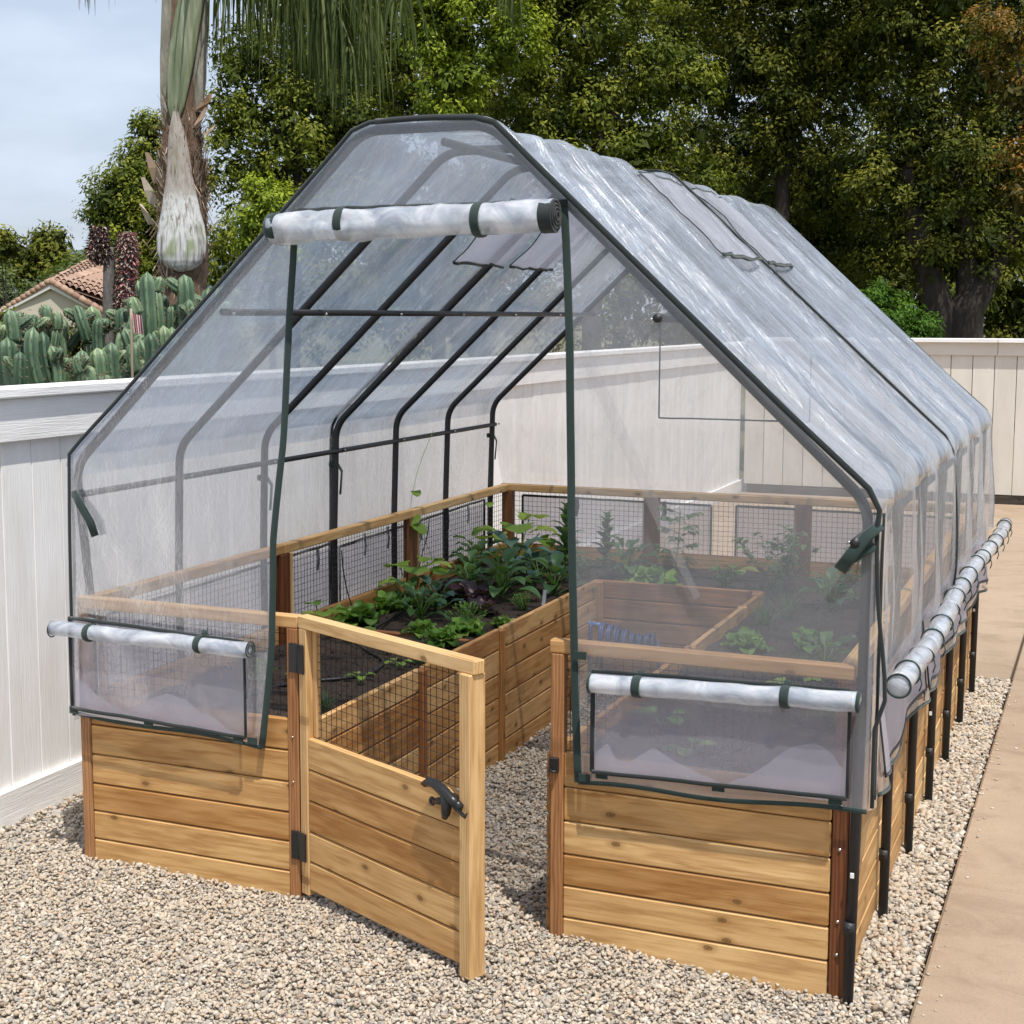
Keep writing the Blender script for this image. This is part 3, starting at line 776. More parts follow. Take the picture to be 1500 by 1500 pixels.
# left side windows (their trims show through the railing)
for y0, y1 in ((.12, 1.76), (1.80, 3.40)):
    rect_trim([(-.026, y0, .50), (-.026, y0, .775), (-.026, y1, .80), (-.026, y1, .50)], .006)
    mb = MB(); mb.sheet([[(-.032+.004*n3(i*.4, y0, 0), lerp(y0, y1, i/24), z) for z in (.45, .78)] for i in range(25)], [[(i*.1, z, 0) for z in (.5, .8)] for i in range(25)]); mb.build('screen', SCREENW, cover)
for y in (1.36, 1.62, 2.05, 2.28, 2.62, 2.95, 3.2): trim([(-.034, y, .80), (-.030, y+.004, .745), (-.032, y-.003, .70)], .010, .003, DKTRIM, (0, 1, 0), 'tie_strap')
# ties round the hoops
trim([(.030, -.034, 1.215), (.048, -.036, 1.175), (.085, -.038, 1.125), (.105, -.036, 1.075)], .011, .002, GREEN, (1, 0, 0), 'tie_strap')
trim([(.034, -.031, 1.205), (.070, -.034, 1.16), (.100, -.036, 1.12), (.113, -.034, 1.078)], .009, .002, GREEN, (1, 0, 0), 'tie_strap')
trim([(2.500, -.026, 1.245), (2.468, -.038, 1.215), (2.432, -.044, 1.165), (2.405, -.040, 1.125)], .017, .0025, GREEN, (1, 0, .5), 'tie_strap')
trim([(2.49, -.030, 1.19), (2.45, -.038, 1.165), (2.418, -.034, 1.14)], .010, .0025, GREEN, (0, 0, 1), 'tie_strap')
for k in (2, 3, 6):
    y = HY[k]; mb = MB(); mb.ring((-.004, y, 1.14), (0, 0, 1), .017, .002, 16, 6, flat=(.002, .012))
    mb.tube([(.014, y+.01, 1.14), (.022, y+.028, 1.11), (.014, y+.034, 1.05), (.012, y+.03, 1.01)], [(.010, .002)]*4, 8, flat=(0, 1, 0)); mb.build('tie_strap', GREEN, cover)

# rolled up door above the opening
def roll(path, r, name='rolled_panel', lump=.12, seed=0, n=26, seg=60, mat=ROLL):
    P = [Vector(p) for p in path]; a, b = P
    pts = [a.lerp(b, i/seg)+Vector((0, 0, .004*n3(i*.12, seed, 0))) for i in range(seg+1)]
    rf_ = lambda i, t: 1+lump*n3(i*.13, math.cos(t)*1.1+seed, math.sin(t)*1.1)+lump*.35*n3(i*.5, math.cos(t)*3+seed, math.sin(t)*3)
    mb = MB(); mb.tube(pts, r, n, cap=True, rf=rf_)
    # inner spiral seen at the open end
    return mb.build(name, mat, cover)
door = roll((( .785, -.070, 2.006)), 0) if False else roll([(.790, -.070, 2.008), (1.645, -.070, 2.022)], .043, 'rolled_door', .20, 2.2)
def strap(x, y, z, r, w=.016, parent=None, axis=(1,0,0), up_=None):
    mb = MB(); mb.ring((x, y, z), axis, r, 0, 28, 8, flat=(.002, w)); 
    if up_: mb.tube([(x, y+r*.8, z+r*.6), (x, y+r*1.1, z+up_)], [(w, .002)]*2, 8, flat=(1, 0, 0))
    return mb.build('strap', GREEN, parent or cover)
for x in (1.018, 1.432): strap(x, -.070, 2.017, .0455, .013, door)
mb = MB(); mb.tube([(.772, -.07, 2.007), (.785, -.07, 2.008), (.812, -.070, 2.009)], [.030, .044, .0445], 24); mb.build('roll_end', GREEN, door)
mb = MB()
for k in range(4): mb.ring((1.647+.002*k, -.070, 2.022), (1, 0, 0), .042-.010*k, .003, 24, 6)
mb.tube([(1.612, -.07, 2.021), (1.646, -.07, 2.022)], [.0445, .0445], 24, cap=False); mb.build('roll_end', DKTRIM, door)

# rolled window flaps on the front with insect screens below
w1 = roll([(-.048, -.062, .776), (.682, -.062, .768)], .0245, 'rolled_panel', .06, 5)
for x in (.095, .506): strap(x, -.062, .772, .0262, .011, w1, up_=.038)
for x in (-.048, .684):
    mb = MB(); mb.ring((x, -.062, .772), (1, 0, 0), .0245, .0022, 24, 6); mb.ring((x, -.062, .772), (1, 0, 0), .014, .0018, 18, 6); mb.build('roll_end', GREEN, w1)
w2 = roll([(1.755, -.064, .776), (2.462, -.064, .797)], .0265, 'rolled_panel', .05, 9)
for x, z in ((1.888, .780), (2.282, .792)): strap(x, -.064, z, .0282, .012, w2, up_=.036)
for x, z in ((1.755, .776), (2.464, .797)):
    mb = MB(); mb.tube([(x-.003, -.064, z), (x+.004, -.064, z)], .0275, 24); mb.build('roll_end', GREEN, w2)
def screen(x0, x1, zt0, zt1, zb0, zb1, y, mat=SCREEN, seed=0):
    G = []; A = []
    for i in range(25):
        t = i/24; x = lerp(x0, x1, t); row = []; ar = []
        for j in range(11):
            z = lerp(lerp(zb0, zb1, t), lerp(zt0, zt1, t), j/10); row.append((x, y-.004+.005*n3(x*5, z*5, seed), z)); ar.append((x, z, 0))
        G.append(row); A.append(ar)
    mb = MB(); mb.sheet(G, A); mb.build('screen', mat, cover)
    rect_trim([(x0, y-.004, lerp(zt0, zb0, 1)), (x0, y-.004, zt0)]); rect_trim([(x0, y-.006, zt0), (x1, y-.006, zt1)], .006); rect_trim([(x1, y-.004, zt1), (x1, y-.004, zb1)], .005)
    rect_trim([(x0, y-.006, zb0), (x1, y-.006, zb1)], .006)
screen(.010, .655, .812, .790, .520, .494, -.046)
screen(1.758, 2.442, .808, .822, .527, .540, -.048, seed=3)
def sunlit_scallop(P, y):
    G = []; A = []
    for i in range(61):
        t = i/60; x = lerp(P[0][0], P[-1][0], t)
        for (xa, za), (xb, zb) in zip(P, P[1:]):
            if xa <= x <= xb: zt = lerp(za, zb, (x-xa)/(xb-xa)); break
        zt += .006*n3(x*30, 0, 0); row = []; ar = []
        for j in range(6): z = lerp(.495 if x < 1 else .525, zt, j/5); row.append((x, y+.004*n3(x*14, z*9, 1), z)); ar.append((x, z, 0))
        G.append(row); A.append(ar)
    mb = MB(); mb.sheet(G, A); mb.build('sunlit_scallop', SCALLOPV, cover)
SCALLOPV = mat_vinyl('sunlit_scallop_sheet', .62, .05, (.80, .79, .90), (1, 1), .1, .6, .12)  # pale scalloped sheets added to stand for sunlit patches on the screens
sunlit_scallop([(.014, .605), (.05, .61), (.10, .565), (.20, .530), (.26, .555), (.36, .600), (.44, .588), (.49, .545), (.505, .560), (.58, .512), (.645, .50)], -.040)
sunlit_scallop([(1.765, .580), (1.80, .608), (1.825, .565), (1.86, .56), (1.925, .612), (2.0, .575), (2.12, .532), (2.17, .556), (2.22, .590), (2.29, .655), (2.36, .672), (2.40, .650), (2.436, .60)], -.040)
mb = MB(); mb.sheet([[(1.70, -.032, 1.66), (1.735, -.032, 1.67)], [(1.90, -.034, 1.26), (1.93, -.034, 1.275)], [(2.03, -.032, 1.02), (2.045, -.032, 1.03)]], [[(0,0,0),(.03,0,0)],[(0,.4,0),(.03,.4,0)],[(0,.8,0),(.03,.8,0)]]); mb.build('crease_highlight', mat_vinyl('crease_highlight_film', .20, .02, (.8, .8, .84), (1, 1), .1, .1, .6), cover)  # pale strip added as the bright highlight along a film crease
for x, z in ((.016, .512), (.302, .503), (.628, .486), (1.785, .520), (2.108, .526), (2.412, .530), (1.73, .50), (.668, .482), (1.716, .842), (.668, .768)):
    mb = MB(); mb.box((x, -.050 if z < .6 and abs(x-1.73) > .01 and abs(x-.668) > .01 else -.034, z), (.034, .003, .022), 0, .001); mb.build('hook_and_loop_tab', GREEN, cover)

# right side: long rolled flap, screens and wavy hem below
RT0, RT1 = Vector((2.540, .135, .800)), Vector((2.555, 3.80, .762))
pts = []; SEG = 150
for i in range(SEG+1):
    t = i/SEG; p = RT0.lerp(RT1, t); p.x += .010*math.sin(t*9)-.004; p.z += .012*n3(t*9, 0, 3); pts.append(p)
seamy = [.62, .66]
rad = [(.0315-.002*t)*(1-.22*math.exp(-((t-.20)/.012)**2)-.2*math.exp(-((t-.43)/.012)**2)-.2*math.exp(-((t-.66)/.012)**2)) for t in [i/SEG for i in range(SEG+1)]]
mb = MB(); mb.tube(pts, rad, 24, cap=True, rf=lambda i, a: 1+.09*n3(i*.25, math.cos(a)*1.3, math.sin(a)*1.3)); side_roll = mb.build('rolled_panel', ROLL, cover)
mb = MB(); mb.ring(pts[0], pts[0]-pts[1], .0315, .003, 26, 6); mb.build('roll_end', GREEN, side_roll)
mb = MB(); mb.ring(pts[-1], pts[0]-pts[1], .0295, .002, 26, 6); mb.build('roll_end', GREEN, side_roll)
for k in range(14):
    i = int((k+.6)/14*SEG); c = pts[i]; d = (pts[min(i+2, SEG)]-pts[i-2]).normalized(); tl_ = Vector((d.x, d.y, d.z+random.uniform(-.5, .5)+.25)).normalized()
    mb = MB(); mb.ring(c, tl_, rad[i]+.0025, .0028, 26, 6)
    mb.tube([c+Vector((rad[i], .0, 0)), c+Vector((rad[i]+.008, -.01, -.025)), c+Vector((rad[i]+.002, -.012, -.045))], .002, 6)
    mb.build('tie_cord', GREEN, side_roll)
def side_x(y, z):
    k = (.80-z)/.30
    return 2.484+.012*k+(.016*math.sin(y*6.1+1)+.012*math.sin(y*13.7)+.006*n3(y*9, z*4, 2))*k
def side_hem(y): return .520+.022*math.sin(y*6.1+2.0)+.012*n3(y*4, 0, 7)
G = []; A = []
for i in range(121):
    y = lerp(.02, 3.50, i/120); zb = side_hem(y); row = []; ar = []
    for j in range(13):
        z = lerp(zb, .815, j/12); row.append((side_x(y, z), y, z)); ar.append((y, z, 0))
    G.append(row); A.append(ar)
mb = MB(); mb.sheet(G, A); mb.build('side_skirt', FLAPV, cover)
trim([g[0] for g in G], .006, .003, GREEN)
for y0, y1 in ((.07, 1.00), (1.04, 1.67), (1.75, 2.55), (2.60, 3.42)):
    G = []; A = []
    for i in range(33):
        y = lerp(y0, y1, i/32); zb = side_hem(y)+.045; row = []; ar = []
        for j in range(9):
            z = lerp(zb, .80, j/8); row.append((side_x(y, z)+.007, y, z)); ar.append((y, z, 0))
        G.append(row); A.append(ar)
    mb = MB(); mb.sheet(G, A); mb.build('screen', SCREENW, cover)
    mb = MB(); mb.tube([g[0] for g in G], [(.006, .003)]*33, 8, flat=(0, 0, 1)); mb.tube(G[0], [(.006, .003)]*9, 8, flat=(0, 1, 0)); mb.tube(G[-1], [(.006, .003)]*9, 8, flat=(0, 1, 0)); mb.build('window_edging', DKTRIM, cover)
    mb = MB(); p = G[-2][0]; mb.box((p[0]+.003, p[1], p[2]-.012), (.004, .03, .03), 0, .001); mb.build('hook_and_loop_tab', GREEN, cover)
trim([(side_x(1.71, z)+.004, 1.71, z) for z in np.linspace(.53, .80, 8)], .012, .003, DKTRIM, (0, 1, 0))
# small roof vents, a pair on each slope
SR = Vector((-1.049, 0, .997)).normalized(); SLf = Vector((1.05, 0, .972)).normalized()
def vent(base, sl_, out, s0, s1, y0, y1, mat=SCREENW, lift=.014, skew=0):
    G = []; A = []
    for i in range(13):
        row = []; ar = []
        for j in range(13):
            s_ = lerp(s0, s1, j/12); y = lerp(y0, y1, i/12)+skew*(j/12); p = Vector(base)+sl_*s_+Vector(out)*(lift+.012*n3(y*9, s_*7, 3)+.005*n3(y*24, s_*19, 5)); p.y = y
            row.append(tuple(p)); ar.append((y, s_, 0))
        G.append(row); A.append(ar)
    mb = MB(); mb.sheet(G, A); v_ = mb.build('roof_vent', mat, cover)
    mb = MB(); mb.tube([g[0] for g in G], [(.008, .003)]*13, 8, flat=(0, 1, .1)); mb.tube(G[0], [(.004, .002)]*13, 8, flat=(0, 1, 0)); mb.tube([g[-1] for g in G], [(.004, .002)]*13, 8, flat=(0, 1, .1)); mb.build('window_edging', GREEN, v_)
oR = Vector((.689, 0, .725)); oL = Vector((-.68, 0, .73))
VENTV = mat_vinyl('vent_cloth', .62, .45, (.66, .66, .74), (1.6, 5), .8, .3, .6, .95, (.40, .41, .46), .4)
vent((2.491, 0, 1.300), SR, oR, .955, 1.36, 1.10, 1.66, VENTV, lift=.012); vent((2.491, 0, 1.300), SR, oR, .95, 1.36, 1.78, 2.24, VENTV, lift=.010)
vent((-.012, 0, 1.325), SLf, oL, 1.0, 1.32, 1.24, 1.72, lift=-.062); vent((-.012, 0, 1.325), SLf, oL, 1.0, 1.32, 1.80, 2.30, lift=-.062)

# ------------------------------------------------------------------ plants in the beds
def mat_leaf(name, stops, rough=.45, trans=.3, spec=.4):
    t = NT(name); r = t.attr('rnd').outputs['Fac']; p = t.n('TexCoord').outputs['Object']
    rr = t.math('ADD', r, t.math('MULTIPLY_ADD', t.noise(p, 14, 3), .3, -.15))
    c = t.ramp(rr, stops).outputs[0]
    b = t.pbsdf(Base_Color=c, Roughness=rough); b.inputs['Specular IOR Level'].default_value = spec
    tl_ = t.n('BsdfTranslucent', {'Color': t.mix(.5, c, (.25, .35, .04), 'ADD')})
    return t.done(t.n('MixShader', {0: trans, 1: b.outputs[0], 2: tl_.outputs[0]}))
LF = dict(
    lettuce=mat_leaf('lettuce_leaf', [(0, (.06, .14, .018)), (.6, (.12, .26, .035)), (1, (.24, .36, .08))]),
    kale=mat_leaf('kale_leaf', [(0, (.022, .06, .022)), (.6, (.045, .115, .038)), (1, (.09, .19, .06))]),
    blue=mat_leaf('broccoli_leaf', [(0, (.03, .075, .06)), (.6, (.06, .13, .10)), (1, (.12, .21, .16))], .6, .18),
    purple=mat_leaf('purple_leaf', [(0, (.018, .008, .014)), (.6, (.045, .016, .028)), (1, (.09, .03, .05))], .4, .15),
    squash=mat_leaf('squash_leaf', [(0, (.12, .22, .03)), (.6, (.22, .34, .05)), (1, (.38, .47, .10))], .5, .4),
    herb=mat_leaf('herb_leaf', [(0, (.03, .08, .02)), (.6, (.06, .14, .035)), (1, (.13, .22, .06))]),
    chive=mat_leaf('chive_leaf', [(0, (.03, .08, .035)), (1, (.10, .19, .08))]))
def leaf(mb, p, az, el, L_, W_, droop=1.0, fold=.25, frill=0, shape='ovate', n=7, rnd=None, twist=0):
    P = Vector(p); k = 2; rows = []
    side = Vector((-math.sin(az), math.cos(az), 0)); rnd = random.random() if rnd is None else rnd; sd = random.uniform(0, 99)
    vs = []; rs = []
    for i in range(n+1):
        t = i/n; e = el-droop*t; d = Vector((math.cos(az)*math.cos(e), math.sin(az)*math.cos(e), math.sin(e)))
        upn = side.cross(d)*-1 if False else d.cross(side)*-1
        upn = Vector((-math.cos(az)*math.sin(e), -math.sin(az)*math.sin(e), math.cos(e)))
        if shape == 'ovate': w = math.sin(PI*min(1, t*.97+.02)**.85)**.8
        elif shape == 'round': w = math.sqrt(max(0, 1-(2*t-1)**2))*1.0
        elif shape == 'spoon': w = .16 if t < .35 else math.sin(PI*((t-.3)/.7)**.8)
        elif shape == 'lobed': w = math.sqrt(max(0, 1-(2*t-1)**2))*(1+.28*math.cos(t*PI*5))
        else: w = 1-t
        w = max(w, .03)*W_/2
        for j in range(-k, k+1):
            q = j/k; fr = frill*W_*n3(i*.9+sd, j*1.3, sd)*abs(q)*1.6
            ww = w*(1+(.25*n3(i*1.7+sd, j, 3) if frill else 0))
            vs.append(P+side*(q*ww)+upn*(fold*abs(q)*w+fr)); rs.append(min(1, max(0, rnd+.12*abs(q)-.05)))
        P = P+d*(L_/n)
    m_ = 2*k+1
    fs = [(i*m_+j, i*m_+j+1, (i+1)*m_+j+1, (i+1)*m_+j) for i in range(n) for j in range(2*k)]
    mb.add(vs, fs, None, rs, True)
def stemt(mb, a, b, r0, r1, bend=.02):
    a = Vector(a); b = Vector(b); c = a.lerp(b, .5)+Vector((random.uniform(-bend, bend), random.uniform(-bend, bend), 0))
    P = [a*(1-t)**2+c*2*t*(1-t)+b*t*t for t in (0, .25, .5, .75, 1)]
    mb.tube(P, [lerp(r0, r1, t) for t in (0, .25, .5, .75, 1)], 6, rnd=.55); return P
PLGRP = 'vegetables and herbs growing in the raised beds'
def plant(kind, x, y, s, label, name, cat='plant', z=None):
    z = soil_h(x, y)-.004 if z is None else z
    r = thing(name, label, cat, (x, y, z), PLGRP); fo = MB(); st = MB(); has = False; M_ = 'herb'
    b = Vector((x, y, z))
    if kind == 'lettuce':
        M_ = 'lettuce'
        for i in range(20):
            az = i*2.4+random.random()*.4; t = i/20; leaf(fo, b+Vector((0, 0, .004+.01*t)), az, .35+t*1.0, s*random.uniform(.55, 1)*(1-.3*t), s*.55, .9, .2, .30, 'spoon', 8)
    elif kind == 'purple':
        M_ = 'purple'
        for i in range(18):
            az = i*2.4; t = i/18; leaf(fo, b+Vector((0, 0, .004)), az, .4+t, s*random.uniform(.6, 1), s*.5, .9, .2, .28, 'spoon', 8)
    elif kind in ('kale', 'chard', 'blue'):
        M_ = {'kale': 'kale', 'chard': 'kale', 'blue': 'blue'}[kind]; has = True
        for i in range(13 if kind != 'blue' else 11):
            az = i*2.4+random.random()*.5; t = i/13; el = .55+t*.8; L1 = s*random.uniform(.35, .6)
            q = b+Vector((math.cos(az)*math.cos(el), math.sin(az)*math.cos(el), math.sin(el)))*L1+Vector((0, 0, t*s*.35))
            stemt(st, b+Vector((0, 0, t*s*.3)), q, .0035, .002, .006)
            leaf(fo, q, az, el-.2, s*random.uniform(.5, .75), s*(.32 if kind == 'kale' else .36), 1.3, .3, .22 if kind == 'kale' else .06, 'ovate', 8)
    elif kind == 'tallchard':
        M_ = 'kale'; has = True
        top = b+Vector((.01, 0, s)); stemt(st, b, top, .006, .003, .01)
        for i in range(22):
            t = (i+1)/22; az = i*2.4; q = b.lerp(top, .15+.85*t); leaf(fo, q, az, .7+.5*t, s*.36*(1.15-.6*t), s*.17*(1.2-.6*t), 1.0, .25, .04, 'ovate', 6)
    elif kind == 'squash':
        M_ = 'squash'; has = True
        for i in range(6):
            az = i*2.4+.4; hgt = s*random.uniform(.4, 1); q = b+Vector((math.cos(az)*s*.5, math.sin(az)*s*.5, hgt)); stemt(st, b, q, .0035, .0025, .01)
            leaf(fo, q-Vector((math.cos(az), math.sin(az), 0))*s*.2, az, .5, s*.62, s*.62, 1.3, .12, .06, 'lobed', 9)
    elif kind == 'seedling':
        M_ = 'squash' if random.random() < .5 else 'lettuce'; has = True
        for i in range(4):
            az = i*PI/2+random.random(); q = b+Vector((math.cos(az)*s*.4, math.sin(az)*s*.4, s*.5)); stemt(st, b, q, .002, .0015, .005)
            leaf(fo, q, az, .3, s*.8, s*.6, 1.0, .15, .04, 'round', 6)
    elif kind == 'chive':
        M_ = 'chive'
        for i in range(75):
            az = random.uniform(0, 6.28); el = random.uniform(.75, 1.5); o_ = Vector((random.gauss(0, .012), random.gauss(0, .012), 0)); leaf(fo, b+o_, az, el, s*random.uniform(.6, 1.1), .004, random.uniform(.2, 1.2), 0, 0, 'strip', 6)
    elif kind == 'herb':
        M_ = 'herb'; has = True
        for i in range(16):
            az = random.uniform(0, 6.28); el = random.uniform(.6, 1.5); q = b+Vector((math.cos(az)*math.cos(el), math.sin(az)*math.cos(el), math.sin(el)))*s*random.uniform(.6, 1); P = stemt(st, b, q, .0025, .001, .02)
            for w in range(14):
                u = random.uniform(.25, 1); pp = P[0].lerp(P[-1], u); leaf(fo, pp, random.uniform(0, 6.28), random.uniform(-.2, .9), s*.14, s*.075, .8, .15, .12, 'ovate', 4)
    elif kind == 'tomato':
        M_ = 'herb'; has = True
        top = b+Vector((.02, .01, s)); stemt(st, b, top, .004, .002, .015)
        for i in range(15):
            t = (i+1)/15; az = i*2.4+random.random(); q0 = b.lerp(top, t*.95); q = q0+Vector((math.cos(az), math.sin(az), .35))*s*.28; P = stemt(st, q0, q, .002, .001, .01)
            for w in range(7):
                pp = P[0].lerp(P[-1], .4+.1*w); leaf(fo, pp, az+random.choice((-1, 1))*1.1*(w < 6), .1, s*.15, s*.085, 1.1, .15, .12, 'ovate', 5)
    elif kind == 'carrot':
        M_ = 'lettuce'; has = True
        for i in range(22):
            az = random.uniform(0, 6.28); el = random.uniform(.6, 1.4); q = b+Vector((math.cos(az)*math.cos(el), math.sin(az)*math.cos(el), math.sin(el)))*s; P = stemt(st, b, q, .0015, .0006, .015)
            for w in range(10):
                pp = P[0].lerp(P[-1], .35+.065*w); leaf(fo, pp, az+random.choice((-1, 1)), .4, s*.2, s*.05, .5, 0, .1, 'ovate', 3)
    fo.build('foliage', LF[M_], r)
    if has: st.build('stem', LF['lettuce'] if kind != 'tomato' else LF['herb'], r)
    return r
PL = [
 ('squash', .12, 1.40, .11, 'low seedling with round yellow-green leaves at the near end of the left bed planting', 'squash_plant'),
 ('seedling', .27, 1.36, .085, 'small seedling with flat grey-green leaves just behind the gate rail', 'seedling'),
 ('lettuce', .13, 1.66, .16, 'upright frilly green leafy plant against the left railing nearest the gate', 'leafy_green'),
 ('lettuce', .17, 1.90, .15, 'frilly green leafy plant at the foot of the dark middle railing post', 'leafy_green'),
 ('squash', .17, 2.14, .19, 'yellow-green lobed climbing plant in front of the dark middle railing post', 'squash_plant'),
 ('kale', .36, 1.80, .14, 'dark green kale plant low in the left bed beside the purple lettuce', 'kale_plant'),
 ('blue', .33, 2.02, .15, 'bluish dark green cabbage plant in the middle of the left bed', 'cabbage_plant'),
 ('purple', .42, 2.20, .15, 'dark purple red lettuce in the middle of the left bed', 'purple_lettuce'),
 ('purple', .56, 1.98, .12, 'almost black purple lettuce in shade behind the bright frilly lettuces', 'purple_lettuce'),
 ('kale', .30, 2.42, .15, 'dark green kale along the left railing beyond the middle post', 'kale_plant'),
 ('kale', .20, 2.68, .14, 'small dark green kale beside the loose drip hose at the railing', 'kale_plant'),
 ('chard', .50, 2.36, .20, 'bright broad leaved chard plant in the centre of the left bed', 'chard_plant'),
 ('blue', .34, 2.92, .22, 'large blue-green broccoli plant with wide drooping leaves', 'broccoli_plant'),
 ('squash', .22, 3.22, .26, 'tall yellow-green squash leaves lit by the sun near the back left corner', 'squash_plant'),
 ('tallchard', .50, 3.20, .34, 'tall dark leafy plant gone to stalk near the back left corner', 'leafy_green'),
 ('tallchard', .66, 3.36, .28, 'bushy dark leafy plant beside the door edging at the back', 'leafy_green'),
 ('chard', .66, 2.62, .18, 'chard with curled round leaves beside the white plant marker', 'chard_plant'),
 ('carrot', .70, 2.14, .09, 'small bright feathery lettuce with brown tips beside the bed edge', 'lettuce'),
 ('lettuce', .64, 1.62, .13, 'bright frilly green lettuce in the row nearest the inner bed edge', 'lettuce'),
 ('lettuce', .74, 1.80, .08, 'small pale frilly lettuce at the corner of the inner bed wall', 'lettuce'),
 ('lettuce', .66, 1.36, .13, 'bright green frilly lettuce right behind the chives', 'lettuce'),
 ('chive', .68, 1.13, .15, 'clump of thin grass-like chives behind the gate rail', 'chives'),
 ('seedling', .42, .70, .06, 'small green seedling seen through the gate mesh', 'seedling'),
 ('seedling', .62, .76, .05, 'tiny bright seedling by the black drip line behind the gate mesh', 'seedling'),
 ('chive', .66, .42, .10, 'short tuft of grassy leaves behind the left gate post', 'chives'),
 ('seedling', .66, .98, .05, 'little sprout with white veined leaf behind the gate mesh', 'seedling'),
 ('herb', .30, .60, .10, 'low green herb behind the left front screen', 'herb_plant'),
 ('lettuce', .50, 1.52, .11, 'small frilly lettuce between the kale and the frilly row', 'lettuce'),
 ('kale', .22, 2.00, .13, 'low kale plant in front of the yellow-green climber', 'kale_plant'),
 ('blue', .50, 2.84, .18, 'blue-green cabbage plant left of the curled chard', 'cabbage_plant'),
 ('purple', .30, 2.24, .12, 'small purple leaved plant close to the left railing', 'purple_lettuce'),
 ('carrot', .60, 1.74, .12, 'feathery bright green lettuce in the frilly row', 'lettuce'),
 ('kale', .14, 2.92, .17, 'kale plant below the bare hoop near the back left corner', 'kale_plant'),
 ('chard', .40, 2.62, .17, 'chard plant between the broccoli and the purple lettuces', 'chard_plant'),
 ('herb', .62, 3.02, .16, 'dark green herb at the far end of the left bed', 'herb_plant'),
 # back bed and right bed
 ('kale', .86, 3.10, .20, 'leafy green plant in the back bed just right of the door edging', 'kale_plant'),
 ('lettuce', 1.02, 2.98, .17, 'yellow-green leafy plant over the inner back wall', 'leafy_green'),
 ('tomato', 1.02, 3.40, .32, 'tall thin tomato plant against the back railing', 'tomato_plant'),
 ('seedling', 1.32, 3.36, .11, 'small upright seedling at the foot of the back railing post', 'seedling'),
 ('herb', 1.62, 3.02, .36, 'tall bushy herb in the far right corner of the back bed', 'herb_plant'),
 ('herb', 1.36, 3.05, .14, 'low dark herb in the middle of the back bed', 'herb_plant'),
 ('tomato', 1.98, 2.9, .24, 'tomato plant near the right side railing at the back', 'tomato_plant'),
 ('chive', 1.72, 2.26, .22, 'bushy grassy clump at the inner edge of the right bed', 'chives'),
 ('chive', 1.78, 2.44, .20, 'second grassy clump just behind the first in the right bed', 'chives'),
 ('lettuce', 1.76, 1.80, .14, 'yellow-green lettuce at the inner edge of the right bed', 'lettuce'),
 ('lettuce', 1.98, 1.94, .13, 'green lettuce in the middle of the right bed', 'lettuce'),
 ('kale', 2.10, 1.52, .15, 'dark green kale near the right front hoop', 'kale_plant'),
 ('lettuce', 2.26, 2.1, .13, 'lettuce beside the right side railing', 'lettuce'),
 ('chard', 1.90, 2.75, .16, 'chard plant between the herb and the grassy clumps', 'chard_plant'),
 ('seedling', 1.76, .62, .09, 'seedling behind the right front screen near the latch post', 'seedling'),
 ('squash', 2.10, .98, .11, 'yellow-green seedling behind the right rolled flap', 'squash_plant'),
 ('seedling', 1.92, .36, .08, 'small pale seedling low behind the right front screen', 'seedling'),
 ('herb', 2.25, .8, .12, 'green herb behind the right end of the rolled flap', 'herb_plant')]
for kind, x, y, s_, lab, nm in PL: plant(kind, x, y, s_*.98, lab, nm, {'seedling': 'seedling'}.get(nm, nm.replace('_', ' ')))
# bean vine climbing a hoop
vr = thing('climbing_vine', 'thin climbing vine with a few heart shaped leaves on the left hoop', 'climbing vine', (.06, 2.62, .47), PLGRP)
vp = [(.06, 2.62, .47), (.04, 2.58, .66), (.02, 2.40, .82), (.02, 2.42, .92), (.01, 2.52, 1.06), (.04, 2.62, 1.22)]
st = MB(); st.tube(rnd_path(vp, .08, 5), .0014, 6); st.build('stem', LF['squash'], vr)
fo = MB()
for p, az, L_ in (((.03, 2.42, .84), -1.2, .09), ((.03, 2.38, .80), -.2, .10), ((.02, 2.45, .95), -.8, .055), ((.04, 3.3, .80), -1, .05)): leaf(fo, p, az, .1, L_, L_*.9, 1.3, .15, .05, 'round', 8, .3)
fo.build('foliage', LF['squash'], vr)
mk = thing('plant_marker', 'white plastic plant marker stuck in the soil at the bed edge', 'plant marker', (.76, 2.22, .48)); mb = MB(); mb.box((.76, 2.22, .535), (.016, .002, .075), 2, .0008, Matrix.Rotation(.12, 3, 'Y')); mb.build('tag', LABELW, mk)
# black drip irrigation line
dl = MB(); 
def snake(pts, r=.0065): dl.tube(rnd_path([(x, y, soil_h(x, y)+r*.7) for x, y in pts], .1, 6), r, 8)
snake([(.28, .12), (.40, .62), (.62, .80), (.60, 1.02), (.30, 1.30), (.24, 1.9), (.30, 2.6), (.34, 3.4), (1.2, 3.3), (2.1, 3.35), (2.14, 2.4), (1.98, 1.6), (2.22, .9), (1.9, .2)])
tag(dl.build('drip_hose', BLACKP), 'black irrigation hose snaking over the soil of the beds', 'drip hose')
dl = MB(); dl.tube(rnd_path([(.07, 1.75, .50), (.04, 1.74, .60), (.045, 1.70, .70), (.05, 1.68, .78)], .05), .003, 6); dl.tube(rnd_path([(.05, 2.3, .53), (.04, 2.36, .66), (.05, 2.48, .72), (.045, 2.46, .82)], .06), .003, 6)
dl.tube(rnd_path([(.05, 2.42, .50), (.04, 2.47, .62), (.045, 2.54, .72), (.05, 2.56, .82)], .06), .003, 6)
tag(dl.build('feeder_line', BLACKP), 'thin black feeder tubing looped against the left wire mesh', 'tubing')
